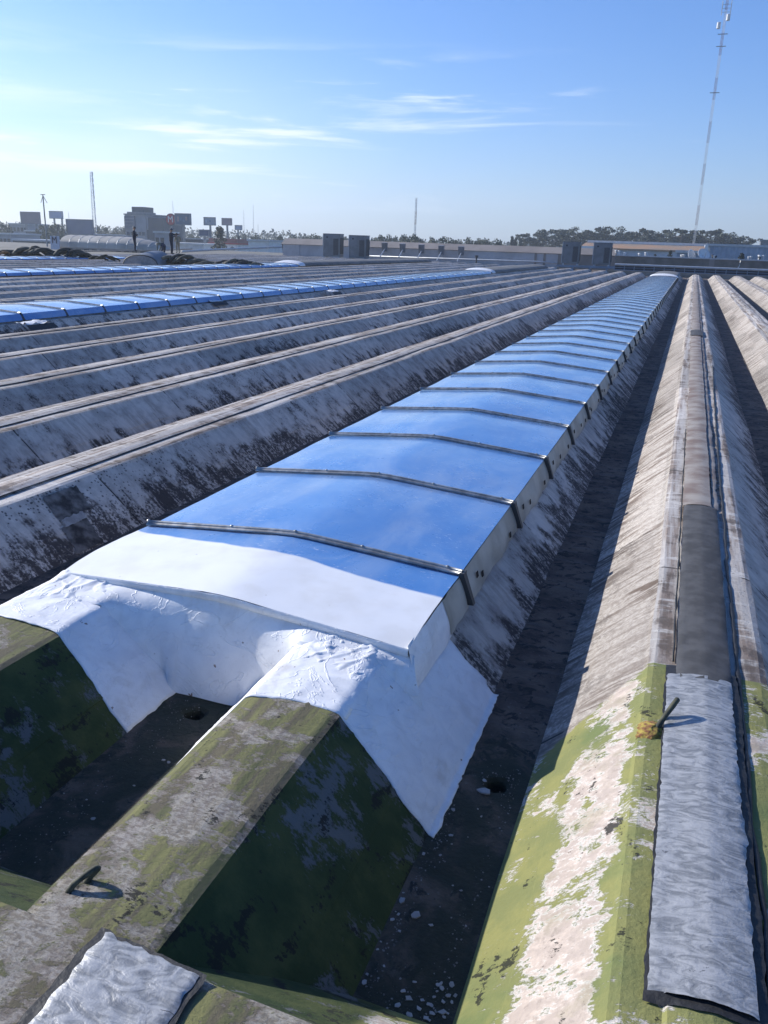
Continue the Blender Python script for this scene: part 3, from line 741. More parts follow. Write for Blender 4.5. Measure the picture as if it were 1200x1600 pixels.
def P0(o, root): o.parent = root; o.location = Vector(o.location)-root.location; return o
P0(MB().box((x0, WY, -8), (x1, WY+.3, zm)).build('wall_face', M_wall), wall)
P0(MB().add([(x0-.2, WY-.15, zm), (x2, WY-.15, zm), (x2, WY+1.2, zt), (x0-.2, WY+1.2, zt), (x0-.2, WY+1.2, -2), (x2, WY+1.2, -2), (x0-.2, WY+.1, zm-.05), (x2, WY+.1, zm-.05)],
    [(0, 1, 2, 3), (3, 2, 5, 4), (0, 6, 7, 1), (0, 3, 4, 6), (1, 7, 5, 2)]).build('coping', M_brown), wall)
P0(MB().box((x1, WY+.02, -8), (x2, WY+.3, zm-.02)).build('wall_face', M_brown), wall)
for u in (467, 580, 838, 852):
    x = wy(u, 390).x; P0(MB().box((x-.12, WY-.10, zb-.3), (x+.12, WY-.003, zm-.003)).build('pilaster', M_brown if u > 800 else M_wall), wall)
for fi, (u, v, u2, v2) in enumerate(((601.5, 386, 594, 401), (629.5, 387.5, 623, 402), (659, 389, 652, 404), (690, 390.5, 682, 408), (721, 392, 714, 409), (574, 384, 568, 398))):
    a, b = wy(u, v, WY-.6), wy(u2, v2, WY-2.6)
    r = empty('wall_floodlight', a, ('second', 'third', 'fourth', 'fifth', 'rightmost', 'leftmost')[fi]+' of six floodlights on slanted struts along the pale wall', 'floodlight', 'floodlights along the pale wall')
    MB().tube([(0, .3, 0), b-a], .07, 6).build('strut', M_lgrey, r)
    MB().add([(-.28, -.2, -.5), (.28, -.2, -.5), (.28, .1, -.5), (-.28, .1, -.5), (-.32, -.35, .45), (.32, -.35, .45), (.32, .05, .5), (-.32, .05, .5)], [(3, 2, 1, 0), (4, 5, 6, 7), (0, 1, 5, 4), (1, 2, 6, 5), (2, 3, 7, 6), (3, 0, 4, 7)]).build('lamp_head', M_grey, r)
def pipe(name, label, cat, pts, r, mat, group=None):
    p0 = Vector(pts[0]); o = MB().tube([Vector(p)-p0 for p in pts], r, 7).build(name, mat, None, True); o.location = p0; return tag(o, label, cat, group)
pipe('service_pipe', 'thin white pipe running along the foot of the long pale wall', 'pipe', [wy(560, 399.5, 95), wy(840, 409, 95), wy(870, 411, 95)], .09, M_lgrey)
p = at(744, 411, 80); q = at(744, 399, 80)
o = MB().tube([(0, 0, 0), (0, 0, (q-p).z*.7), (0, 0, (q-p).z*.72), (0, 0, (q-p).z)], [.07, .07, .16, .16], 8).build('vent_pipe', M_dark); o.location = p; tag(o, 'small dark vent pipe standing in front of the pale wall', 'vent pipe')
# air-conditioning cabinets
def ac(label, uL, uR, vT, vB, Y):
    a, b, t = at(uL, vB, Y), at(uR, vB+.5, Y), at(uL, vT, Y); wd = b.x-a.x; h = t.z-a.z; dp = wd*.55
    r = empty('air_conditioning_unit', a, label, 'air conditioner', 'tall grey air-conditioning cabinets at the end of the roof')
    MB().box((0.02, .03, .12), (wd-.02, dp, h-.05)).build('cabinet', M_grey, r)
    MB().box((.03, -.01, .16), (wd*.50, .028, h-.08)).build('front_panel', M_grey, r)
    MB().box((wd*.515, -.01, .16), (wd-.04, .028, h-.08)).build('front_panel', M_grey, r)
    MB().box((wd*.60, -.03, .30), (wd*.90, -.012, h*.80)).build('louvre', M_dark, r)
    for k in range(6):
        x = wd*(.62+.052*k); MB().box((x, -.05, .32), (x+.025, -.031, h*.79)).build('slat', M_grey, r)
    MB().box((wd*.18, -.03, h-.42), (wd*.28, -.012, h-.28)).build('badge', M_dark, r)
    MB().box((-.04, -.06, .12), (.018, dp, h)).build('pale_corner_strip', M_lgrey, r)  # pale strip up the left edge of the cabinet
    MB().box((-.02, -.03, h-.048), (wd+.02, dp+.02, h+.03)).build('lid', M_grey, r)
    for x in (.1, wd-.25):
        MB().box((x, 0, -.15), (x+.15, dp, .118)).build('foot', M_lgrey, r)
    MB().box((wd-.018, .12, .4), (wd+.012, dp-.12, h*.85)).build('side_louvre', M_dark, r)
ac('leftmost grey cabinet of the left pair, in front of the pale wall', 505, 531, 365, 402, 88)
ac('right-hand grey cabinet of the left pair, in front of the pale wall', 545, 571.5, 367.5, 404.5, 88)
ac('left cabinet of the right pair, beside the brown end of the wall', 877, 904, 377.5, 413, 91)
ac('right cabinet of the right pair, nearest the nearest skylight end', 925, 953, 379, 415, 91)
def platform(label, u0, v0, u1, v1, Y):
    a, b = at(u0, v0, Y), at(u1, v1, Y); r = empty('steel_platform', a, label, 'platform'); L = (b-a).x; z = b.z-a.z
    for dy in (-.3, 1.2):
        MB().add([(0, dy, 0), (L, dy, z), (L, dy+.15, z), (0, dy+.15, 0), (0, dy, -.2), (L, dy, z-.2), (L, dy+.15, z-.2), (0, dy+.15, -.2)], [(0, 1, 2, 3), (7, 6, 5, 4), (0, 4, 5, 1), (1, 5, 6, 2), (2, 6, 7, 3), (3, 7, 4, 0)]).build('beam', M_bluem, r)
    n = max(3, int(L/1.5))
    for k in range(n+1):
        x = L*k/n; MB().box((x-.06, -.32, -1.2), (x+.06, 1.36, -.201+z*k/n)).build('support', M_bluem, r)
platform('blue-grey steel frame under the left pair of cabinets', 498, 403.5, 577, 407, 87.9)
platform('blue-grey steel frame under the right pair of cabinets', 870, 413.5, 975, 417, 90.8)
# right: concrete upstand, lattice railing, parapet
xa, xb_ = at(948, 424, 80).x, 26
z1, z2 = at(1088, 433, 80).z, at(1088, 427.5, 80).z
o = MB().box((xa, 80, -K), (xb_, 80.4, z2)).build('end_upstand', plain('rough_concrete', (.25, .24, .22), .9, 0, .35, 1.5)); tag(o, 'low concrete upstand closing the ends of the right-hand ridges', 'low wall')
MB().box((14, 76, -8), (26, 98, -K-.01)).build('roof_edge_slab', M_floor, roof_o)
RY = 85; ztop = at(1100, 418.5, RY).z; zlow = at(1100, 428, RY).z
rail = empty('lattice_railing', (at(960, 420, RY).x, RY, zlow), 'blue-grey pipe railing with a dark mesh before the right-hand parapet', 'railing')
RL = 26-rail.location.x; rh = ztop-zlow
MB().tube([(0, 0, rh), (RL, 0, rh)], .10, 8).build('top_pipe', M_lgrey, rail)
MB().tube([(0, 0, rh*.1), (RL, 0, rh*.1)], .04, 6).build('lower_pipe', M_bluem, rail)
MB().tube([(0, 0, rh*.5), (RL, 0, rh*.5)], .03, 6).build('lower_pipe', M_bluem, rail)
for k in range(int(RL/.9)+1): MB().box((k*.9-.035, -.035, -.5), (k*.9+.035, .035, rh)).build('post', M_bluem, rail)
MB().box((0, .12, -.4), (RL, .15, rh*.95)).build('mesh_backing', plain('dark_blue_mesh', (.03, .045, .075), .7, 0, .4, 3), rail)
PY = 94; pz0, pz1 = at(1100, 421, PY).z, at(1100, 404.8, PY).z
par = empty('parapet', (at(962, 405, PY).x, PY, pz0), 'brown-grey concrete parapet behind the lattice railing on the right', 'parapet')
MB().box((0, 0, -3), (34-par.location.x, .5, pz1-pz0)).build('parapet_wall', plain('grey_brown_render', (.24, .215, .185), .9, 0, .35, .8), par)
MB().box((-.1, -.1, pz1-pz0), (34-par.location.x, .6, pz1-pz0+.12)).build('coping', M_lgrey, par)
for x in (9.2, 21, 29): MB().box((x, -.14, -1.5), (x+.5, -.003, pz1-pz0-.003)).build('pilaster', M_brown, par)
a = at(1157, 407, PY-.3); pipe('hanging_cable', 'pale cable hanging in a curve down the parapet', 'cable', [a, a+Vector((-.02, 0, -.5)), a+Vector((-.25, -.02, -1.0)), a+Vector((-.5, -.1, -1.35))], .045, M_white)
def dish(label, u, v, Y, r, az, tilt):
    c = at(u, v, Y); root = empty('satellite_dish', (c.x, c.y, pz1), label, 'satellite dish'); hh = c.z-pz1
    rot = Matrix.Rotation(az, 3, 'Z') @ Matrix.Rotation(tilt, 3, 'X')
    d = MB(); n = 20; vs = []; fs = []
    for j in range(5):
        q = r*(j+.3)/4.3
        for k in range(n):
            g_ = 2*math.pi*k/n; p = rot @ Vector((q*math.cos(g_), -.45*q*q/r, q*math.sin(g_))); vs.append(p+Vector((0, 0, hh)))
    for j in range(4):
        for k in range(n): fs.append((j*n+k, j*n+(k+1) % n, (j+1)*n+(k+1) % n, (j+1)*n+k))
    fs.append(tuple(range(n))); d.add(vs, fs); d.build('reflector', M_white, root, True, solid=.03)
    MB().tube([(0, .15, -.3), (0, .15, hh), (0, 0, hh)], .05, 6).build('mast', M_grey, root)
    MB().tube([rot @ Vector((0, 0, -r))+Vector((0, 0, hh)), rot @ Vector((0, -r*1.1, -.1))+Vector((0, 0, hh))], .02, 5).build('feed_arm', M_grey, root)
dish('satellite dish turned sideways behind the parapet', 1077.5, 400, 96, .62, R(55), R(-20))
dish('white oval satellite dish behind the parapet, beside the corrugated building', 1098, 399.5, 96, .66, R(25), R(-35))

# ------------------------------------------------------------------ neighbouring roofs and buildings beyond
M_roof2 = plain('brown_flat_roofing', (.16, .145, .12), .9, 0, .4, .25, (.10, .095, .085))
o = MB().box((-170, 44, -8), (-49.02, 150, -.75)).build('neighbouring_roof', M_roof2); tag(o, kind='structure')
for i, (u0, v0, u1, v1, Y0_, Y1_) in enumerate([(200, 386.5, 420, 381, 84, 120), (280, 392, 440, 385.5, 70, 100), (150, 391, 300, 397, 80, 62)]):
    pass
pipe('roof_pipe', 'long pale pipe crossing the brown flat roof left of the pale wall', 'pipe', [at(285, 393, 80), at(350, 389.5, 92), at(441, 386, 100)], .12, M_lgrey)
pipe('roof_rail', 'thin rusty rail on the brown flat roof behind the standing workers', 'rail', [at(120, 392.5, 85), at(240, 391.5, 92), at(300, 389, 100)], .08, M_brown)
def box_building(name, label, uL, uR, vT, Y, depth, mat, roofmat=None, wins=0, base=-8, cat='building', rows=1):
    a, b = at(uL, vT, Y), at(uR, vT, Y); zt_ = (a.z+b.z)/2; r = empty(name, (a.x, Y, base), label, cat); wd = b.x-a.x; h = zt_-base
    MB().box((0, 0, 0), (wd, depth, h)).build('wall', mat, r)
    MB().box((-.3, -.3, h), (wd+.3, depth+.3, h+.4)).build('roof', roofmat or M_lgrey, r)
    if wins:
        ww = wd/wins*.7; me = MB().box((0, -.06, 0), (ww, -.003, 1.5)).mesh('window', M_dark)
        for rr in range(rows):
            for k in range(wins):
                w_ = bpy.data.objects.new('window', me); w_.location = (wd*(k+.15)/wins, 0, h-2.6-rr*3.2); link(w_, r)
    return r, wd, h
M_corr = plain('pale_blue_corrugated_sheet', (.30, .38, .48), .6, .1, .2, .6); M_orange = plain('rusty_orange_roof', (.34, .19, .10), .85, 0, .4, .15, (.22, .17, .13))
r, wd, h = box_building('corrugated_warehouse', 'pale blue corrugated warehouse with a white downpipe, right of the dishes', 1106, 1262, 386.5, 172, 40, M_corr)
me = MB().add([(0, -.02, 0), (.45, -.16, 0), (.9, -.02, 0), (0, -.02, h-.02), (.45, -.16, h-.02), (.9, -.02, h-.02)], [(0, 1, 4, 3), (1, 2, 5, 4)]).mesh('cladding_rib', M_corr)
for k in range(int(wd/.9)):
    w_ = bpy.data.objects.new('cladding_rib', me); w_.location = (k*.9, 0, 0); link(w_, r)
MB().box((-.5, -.6, 0), (.05, -.2, h+.3)).build('downpipe', M_white, r)
r, wd, h = box_building('low_warehouse', 'long warehouse with a rusty orange roof behind the parapet', 905, 1104, 392, 215, 30, M_corr, M_orange, 14)
MB().add([(-.4, -.5, h), (wd+.4, -.5, h), (wd+.4, 15, h+1.6), (-.4, 15, h+1.6), (-.4, 30, h), (wd+.4, 30, h)], [(0, 1, 2, 3), (3, 2, 5, 4), (0, 3, 4), (1, 5, 2)]).build('roof_slope', M_orange, r)
MB().box((0, 14.8, h+1.6), (wd, 15.3, h+2.2)).build('ridge_strip', M_white, r)
box_building('shed', 'small blue-grey shed between the dishes and the orange-roofed warehouse', 1058, 1103, 395.5, 150, 12, M_bluem, M_lgrey, 6)
box_building('low_outbuilding', 'white-roofed outbuilding between the right-hand pair of cabinets', 903, 930, 388, 160, 10, M_wall, M_white)
r, wd, h = box_building('water_tower_block', 'small dark roof tower at the right edge of the picture', 1189, 1206, 377, 260, 5, M_grey, M_grey, 2)
VORD = ['first', 'second', 'third', 'fourth', 'fifth', 'sixth', 'seventh', 'eighth', 'ninth', 'tenth', 'eleventh', 'twelfth', 'thirteenth', 'fourteenth', 'fifteenth', 'sixteenth', 'seventeenth']
for q, u in enumerate(sorted(random.choice([965, 978, 990, 1001, 1012, 1035, 1052, 1064, 1086, 1116, 1130, 1142, 1148, 1172, 1184, 1193])+random.uniform(-4, 4) for _ in range(17))):     # vents, tanks and small boxes lined up on the edge behind the parapet
    c = at(u, 403+(u-1020)*.034, 97.5); s_ = random.uniform(.08, .2); hh = random.uniform(.12, .45); c.z = pz1+.1
    o = MB().tube([(0, 0, -.6), (0, 0, hh), (0, 0, hh+.02), (0, 0, hh+.12)], [s_*.6, s_*.6, s_, s_*.8], 8).build('roof_vent', random.choice([M_white, M_lgrey, M_dark, M_white])); o.location = c
    tag(o, VORD[q]+' small vent cowl from the left behind the right-hand parapet', 'roof vent', 'vent cowls behind the parapet')
# barrel canopy with the M panel, left
CY = 104; a = at(93, 387, CY); b = at(243, 388, CY); ct = at(95, 366.5, CY).z
can = empty('barrel_canopy', a, 'long pale curved canopy beside the panel with the letter M', 'canopy'); L = b.x-a.x; hh = ct-a.z
M_canv = plain('pale_translucent_canopy', (.42, .39, .34), .6, 0, .3, .35)
def canf(u, v):
    e = 1 if u < .55 else math.sqrt(max(0, 1-((u-.55)/.45)**2.0))
    e = max(e, .02); g_ = math.pi*v
    return (L*u, 2.6-2.6*math.cos(g_)*(.5+.5*e), .15+(hh-.15)*e*math.sin(g_)**.8)
for s_ in range(10):
    MB().grid(lambda u, v: canf((s_+u)/10-.0015*(u > .5), v), 4, 14).build('canopy_panel', M_canv, can, True)
for s_ in range(1, 10):
    MB().tube([Vector(canf(s_/10, v/10))+Vector((0, 0, .01)) for v in range(11)], .03, 5).build('rib', M_lgrey, can)
MB().box((0, -.05, -1.2), (L, .1, .14)).build('base_wall', M_brown, can)
for k in range(12): MB().box((L*(k+.2)/12, -.12, -.55), (L*(k+.8)/12, -.051, -.05)).build('opening', M_dark, can)
def letter(ch, size, mat, name, parent, loc, rotx=R(90), ext=.03, width=1.0):
    cu = bpy.data.curves.new(name, 'FONT'); cu.body = ch; cu.size = size; cu.extrude = ext; cu.align_x = 'CENTER'; cu.align_y = 'CENTER'; cu.offset = 0
    tmp = bpy.data.objects.new('tmp', cu); C.objects.link(tmp); dg = bpy.context.evaluated_depsgraph_get()
    me = bpy.data.meshes.new_from_object(tmp.evaluated_get(dg)); me.name = name; bpy.data.objects.remove(tmp)
    me.materials.clear(); me.materials.append(mat)
    o = bpy.data.objects.new(name, me); o.location = loc; o.rotation_euler = (rotx, 0, 0); o.scale = (width, 1, 1); link(o, parent); return o
M_navy = plain('navy_paint', (.05, .035, .07), .6); M_red = plain('red_paint', (.42, .04, .05), .55)
a = at(79, 382, 103); b = at(92.5, 382, 103); t = at(79, 368.5, 103); ms = empty('letter_panel', a, 'pale square panel with a dark letter M left of the curved canopy', 'sign'); wd = b.x-a.x; h = t.z-a.z
MB().box((0, 0, -1.5), (wd, .15, h)).build('panel', plain('pale_blue_panel', (.55, .58, .66), .6), ms)
letter('M', h*1.15, M_navy, 'letter', ms, (wd/2, -.04, h*.5), width=.95)

# tower block and signs at the left
M_glass = plain('blue_grey_glass', (.10, .13, .19), .3, 0, .3, .3); M_glass2 = plain('slate_cladding', (.07, .085, .11), .5, 0, .25, .3); M_conc2 = plain('pale_concrete', (.32, .33, .36), .8, 0, .2, .3)
r, wd, h = box_building('office_block', 'stepped grey office block with a roof machine room, behind the left standing worker', 195, 227, 336, 245, 14, M_conc2, M_grey)
sc_ = wd/32
MB().box((0, -.5, h-4.3), (wd*.5, -.02, h-.3)).build('glass_bay', M_glass, r)
for k in range(4): MB().box((.2, -.6, h-1.2-k*1.0), (wd*.48, -.51, h-1.1-k*1.0)).build('glazing_bar', M_conc2, r)
MB().box((wd*.02, 1, h+.4), (wd*.82, 8, h+1.0)).build('roof_slab', M_grey, r)
MB().box((wd*.22, 1.5, h+1.0), (wd*.80, 7, h+2.6)).build('machine_room', M_glass2, r)
MB().box((wd*1.0+.003, .5, 0), (wd*1.8, 12, h-.6)).build('wing', M_glass2, r)
MB().box((wd*1.02, .3, h-4.5), (wd*1.08, .49, h-.5)).build('fin', M_conc2, r)
for k in range(5):
    for j in range(2): MB().box((wd*(.05+.19*k), -.1, h-6.3-j*2), (wd*(.19+.19*k), -.01, h-5.2-j*2)).build('window', M_glass2, r)
r, wd, h = box_building('kiosk', 'small pale cube building right of the office block', 241.5, 257, 364, 190, 6, M_conc2, M_lgrey, 2)
r, wd, h = box_building('long_white_shed', 'long low white shed right behind the bending worker', 243, 318, 381.5, 200, 10, M_white, M_white, 0)
r, wd, h = box_building('arched_facade', 'low white front with dark arches under a red band', 327, 371, 381.5, 215, 10, M_white, M_red, 0)
MB().box((0, -.3, h+.4), (wd, 8, h+1.5)).build('red_band', plain('faded_red', (.30, .12, .11), .7), r)
for k in range(3):
    c = wd*(.16+.33*k); MB().add([(c+.9*math.cos(math.pi*i/8), -.05, h-1.5+.9*math.sin(math.pi*i/8)) for i in range(9)], [tuple(range(9))]).build('arch_opening', M_dark, r, solid=.04)
for i, (lb, uL, uR, vT, Y, mt, wn) in enumerate([('blue-grey block at the left edge, below the far trees', -20, 16, 366, 200, M_conc2, 6), ('pale office row under the brown billboard', 14, 42, 350.5, 270, M_conc2, 5), ('low grey block between the antenna pole and the office row', 40, 78, 362, 240, M_glass2, 7), ('white-roofed shed left of the letter panel', 20, 66, 376.5, 170, M_glass2, 4),
      ('low pale warehouse left of the long pale wall', 388, 420, 377, 190, M_white, 0), ('low grey warehouse between the red band and the pale wall', 372, 392, 379, 240, M_conc2, 3), ('grey sheds below the billboards at the left', 96, 196, 367, 260, M_glass2, 12), ('grey sheds below the signs right of the office block', 258, 330, 374, 260, M_glass2, 10), ('long grey shed behind the red band', 330, 450, 376, 300, M_bluem, 9)]):
    box_building('low_block', lb, uL, uR, vT, Y, 12, mt, M_lgrey, wn)
def billboard(label, uL, uR, vT, vB, Y, col, posts, panel2=None, deco=0):
    a, b, t = at(uL, vB, Y), at(uR, vB, Y), at(uL, vT, Y); wd, h = b.x-a.x, t.z-a.z
    r = empty('billboard', (a.x, Y, -8), label, 'billboard'); z0 = a.z+8
    MB().box((0, 0, z0), (wd, .5, z0+h)).build('panel', plain('board_%d' % int(uL), tuple(c*.8 for c in col), .6, 0, .15, .2), r)
    fr = .25
    for bx in (((0, -.12, z0), (wd, -.003, z0+fr)), ((0, -.12, z0+h-fr), (wd, -.003, z0+h)), ((0, -.12, z0+fr), (fr, -.003, z0+h-fr)), ((wd-fr, -.12, z0+fr), (wd, -.003, z0+h-fr))):
        MB().box(*bx).build('frame', M_grey, r)
    for k in range(deco):
        x = wd*(.15+.7*k/max(1, deco)); MB().box((x, -.06, z0+h*(.3+.1*(k % 2))), (x+wd*.12, -.003, z0+h*(.72-.1*(k % 3)))).build('printed_area', plain('print_%d_%d' % (int(uL), k), random.choice([(.5, .55, .6), (.3, .25, .25), (.12, .2, .3)]), .6), r)
    for u in posts:
        x = at(u, vB, Y).x-a.x; MB().box((x-.35, .1, 0), (x+.35, .45, z0-.003)).build('post', M_grey, r)
    return r
billboard('brownish billboard, leftmost of the row on the skyline', 33, 63, 330.5, 350, 262, (.28, .22, .24), (40, 56), deco=0)
billboard('pale blue billboard right of the antenna pole', 77.5, 98, 329.5, 341.5, 300, (.42, .48, .66), (84, 96))
billboard('wide low grey hoarding left of the lattice mast', 104.5, 146, 342, 366, 228, (.20, .22, .30), (110, 140), deco=0)
billboard('dark teal billboard right of the round M sign', 273.5, 298, 333, 351.5, 220, (.10, .16, .24), (286,), deco=4)
billboard('pale billboard with dim print, third from the right', 318.5, 336.5, 339, 352, 285, (.36, .42, .50), (328,), deco=2)
billboard('reddish billboard above the dark rounded tree', 346.5, 362, 340.5, 352, 300, (.42, .30, .32), (354.5,))
billboard('smallest pale billboard, rightmost of the row', 367, 378, 351.5, 359.5, 340, (.38, .45, .58), (371.5,))
billboard('low navy billboard beside the dark rounded tree', 311, 327.5, 358.5, 369, 205, (.05, .08, .16), (319,))
# round M sign
c = at(266.5, 343, 230); rr = (at(274.3, 343, 230).x-c.x); rs = empty('round_sign', (c.x, c.y, -8), 'round red and white M sign on a pole left of the teal billboard', 'sign'); zc = c.z+8
def disc(r0, y0, y1, mat, name):
    n = 32; m = MB(); vs = [(r0*math.cos(2*math.pi*k/n), y, zc+r0*math.sin(2*math.pi*k/n)) for y in (y0, y1) for k in range(n)]
    m.add(vs, [tuple(range(n)), tuple(range(2*n-1, n-1, -1))]+[(k, n+k, n+(k+1) % n, (k+1) % n) for k in range(n)]); m.build(name, mat, rs)
disc(rr, 0, .4, M_navy, 'rim'); disc(rr*.88, -.06, -.003, M_red, 'face')
letter('M', rr*1.5, M_white, 'letter', rs, (0, -.12, zc), width=1.0)
MB().tube([(0, .5, 0), (0, .5, zc+rr)], .25, 8).build('pole', M_grey, rs)
MB().box((-rr*.75, .1, zc-rr*1.75), (rr*.75, .4, zc-rr*1.6)).build('cross_arm', M_grey, rs); MB().box((-rr*.75, .1, zc-rr*2.1), (rr*.85, .4, zc-rr*1.95)).build('cross_arm', M_grey, rs)

# masts
M_mred = plain('mast_red', (.20, .06, .06), .6); M_mwhite = plain('mast_white', (.62, .62, .62), .6)
def lattice(root, x, y, z0, z1, w0, w1, bay, leg_r, mats, bands=None):
    """three-legged lattice; one part per band"""
    n = int((z1-z0)/bay); lv = []
    for k in range(n+1):
        t = k/n; wd = w0+(w1-w0)*t
        lv.append([Vector((wd*.58*math.cos(a), wd*.58*math.sin(a), z0+(z1-z0)*t)) for a in (R(90), R(210), R(330))])
    per = max(1, n//(bands or 1)); k = 0; bi = 0
    while k < n:
        e = min(n, k+per); m = MB()
        for q in range(3): m.tube([lv[k][q], lv[e][q]], leg_r, 5)
        for j in range(k, e):
            for q in range(3):
                m.tube([lv[j][q], lv[j+1][(q+1) % 3]], leg_r*.55, 4, cap=False); m.tube([lv[j][q], lv[j][(q+1) % 3]], leg_r*.5, 4, cap=False)
        m.build('lattice_section', mats[bi % len(mats)], root); k = e; bi += 1
MY = 300; base = at(1109, 200, MY); tz = at(1141, -40, MY).z
mast = empty('guyed_mast', (base.x, MY, -8), 'very tall thin red and white radio mast with antennas near its top, at the right', 'radio mast')
lattice(mast, 0, 0, 0, tz+8, .65, .65, 1.5, .042, [M_mwhite, M_mred], 13)
def mz(v): return at(1112, v, MY).z+8
for v in (8, 14, 20): MB().tube([(-1.2, 0, mz(v)-.8), (-1.2, 0, mz(v)+1.0)], .12, 6).build('whip_antenna', M_mwhite, mast); MB().tube([(1.3, 0, mz(v)-.7), (1.3, 0, mz(v)+1.0)], .12, 6).build('whip_antenna', M_mwhite, mast); MB().tube([(-1.2, 0, mz(v)), (1.3, 0, mz(v))], .06, 5).build('antenna_arm', M_grey, mast)
for v, dx in ((29, .9), (41, -1.5)): MB().tube([(dx, -.5, mz(v)-.9), (dx, -.5, mz(v)-.8), (dx, -.5, mz(v)+.8), (dx, -.5, mz(v)+.9)], [.35, .55, .55, .35], 12).build('drum_antenna', M_white, mast)
for v in (54, 73, 145): MB().box((-1.4, -.1, mz(v)-.1), (1.4, .1, mz(v)+.1)).build('outrigger', M_grey, mast)
a = at(145.5, 310, 330); mb_ = empty('lattice_tower', (a.x, 330, -8), 'tall grey lattice tower among the billboards at the left', 'lattice tower')
lattice(mb_, 0, 0, 0, at(142, 268, 330).z+8, 2.0, .9, 1.4, .10, [M_lgrey, M_bluem], 9)
for k in range(7): z = at(144, 272+k*9, 330).z+8; MB().tube([(.9, -.4, z-.8), (.9, -.4, z+.8)], .22, 6).build('panel_antenna', M_white, mb_)
a = at(649.5, 340, 420); m3 = empty('slim_mast', (a.x, 420, -8), 'slim lattice mast above the trees in the middle of the skyline', 'radio mast')
lattice(m3, 0, 0, 0, at(650, 309, 420).z+8, .9, .7, 1.5, .09, [M_lgrey, M_mred], 5)
for u, vt, Y, wh in ((271, 314, 400, 'above the round M sign'), (396, 320, 500, 'right of the smallest billboard, the taller of two'), (381, 328, 520, 'just right of the smallest billboard'), (403, 350, 450, 'low, beside the leftmost middle tree'), (108, 332, 380, 'above the grey hoarding')):
    a = at(u, 345, Y); o = MB().tube([(0, 0, 0), (0, 0, at(u, vt, Y).z+8)], [.22, .10], 6).build('thin_pole', M_lgrey); o.location = (a.x, Y, -8); tag(o, 'hair-thin aerial pole '+wh, 'pole', 'thin aerial poles on the skyline')
a = at(70, 340, 120); ap = empty('antenna_pole', (a.x, 120, -1), 'thin dark pole with drooping antenna arms at its top, left', 'antenna pole'); zt_ = at(66.5, 304, 120).z+1
MB().tube([(0, 0, -7), (0, 0, zt_)], [.16, .09], 8).build('pole', M_grey, ap)
MB().box((-.45, -.04, zt_-.05), (.45, .04, zt_+.05)).build('antenna_head', M_dark, ap)
for dx in (-.55, .75): MB().tube([(0, 0, zt_-.15), (dx, 0, zt_-1.3)], .05, 5).build('antenna_arm', M_grey, ap)

# ------------------------------------------------------------------ piles of rolled membrane and workers
M_roll = [plain('roll_%d' % i, c, .8, 0, .5, 5, bump=.02) for i, c in enumerate([(.045, .045, .035), (.10, .095, .07), (.03, .032, .028), (.17, .15, .10)])]
def pile(label, p0, p1, hgt, n, mats, seed, dep=2.2):
    rnd = random.Random(seed); p0, p1 = Vector(p0), Vector(p1); r = empty('pile_of_rolls', p0, label, 'pile of rolls'); D_ = p1-p0; D_.z = 0
    for k in range(n):
        t = (k+rnd.random()*.6)/n; c = D_*t+Vector((0, rnd.uniform(-.3, .6)*dep*.5, 0)); L_ = D_.length/n*rnd.uniform(2.2, 3.6); hh = hgt*rnd.uniform(.55, 1.0)*(math.sin(math.pi*min(.95, max(.12, t)))**.35)
        pts = []
        for i in range(11):
            s_ = i/10; pts.append(c+Vector(((s_-.5)*L_, (s_-.5)*dep*rnd.choice((1, 1, .8)), .1+hh*math.sin(math.pi*min(1, s_*.85+.12))*(1-.3*s_)+.05*rnd.random())))
        MB().tube(pts, [hgt*(.12+.08*rnd.random()) for _ in pts], 8, flat=.7).build('roll', mats[k % len(mats)], r, True)
    return r
zr = -.1
def onz(u, v, z=-.05):
    d = fw*FPX + rt2*(u-600) + up2*(800-v); return Vector((0, 0, H))+d*((H-z)/-d.z)
pa, pb = onz(14, 403), onz(150, 403.5)
pa, pb = at(12, 402, 46.5), at(150, 404, 49); pa.z = pb.z = -.3
pile('long pile of dark rolled membrane behind the farthest skylight, left', pa, pb, 1.05, 17, M_roll[:3], 3)
a = at(0, 402, 46.3); a.z = -.2; b_ = at(14, 402, 46.3); b_.z = -.2
pile('small orange and brown heap at the left edge beside the dark rolls', a, b_, .6, 4, [plain('orange_brown', (.32, .16, .06), .8, 0, .4, 5)], 5, 1)
a, b_ = at(150, 404, 47), at(176, 405, 47); a.z = b_.z = -.1
pile('few small dark bundles right of the long dark pile', a, b_, .45, 5, [M_roll[2]], 8, .8)
a, b_ = at(246, 410, 46), at(336, 410, 47); a.z = b_.z = -.25
pile('pile of olive and black rolls in front of the workers', a, b_, .85, 13, [M_roll[3], M_roll[1], M_roll[2]], 11)
a, b_ = at(352, 410, 47), at(402, 410, 47.5); a.z = b_.z = -.25
pile('black bundle right of the olive rolls', a, b_, .75, 8, [M_roll[2], M_roll[0], M_roll[2], M_roll[3]], 14)
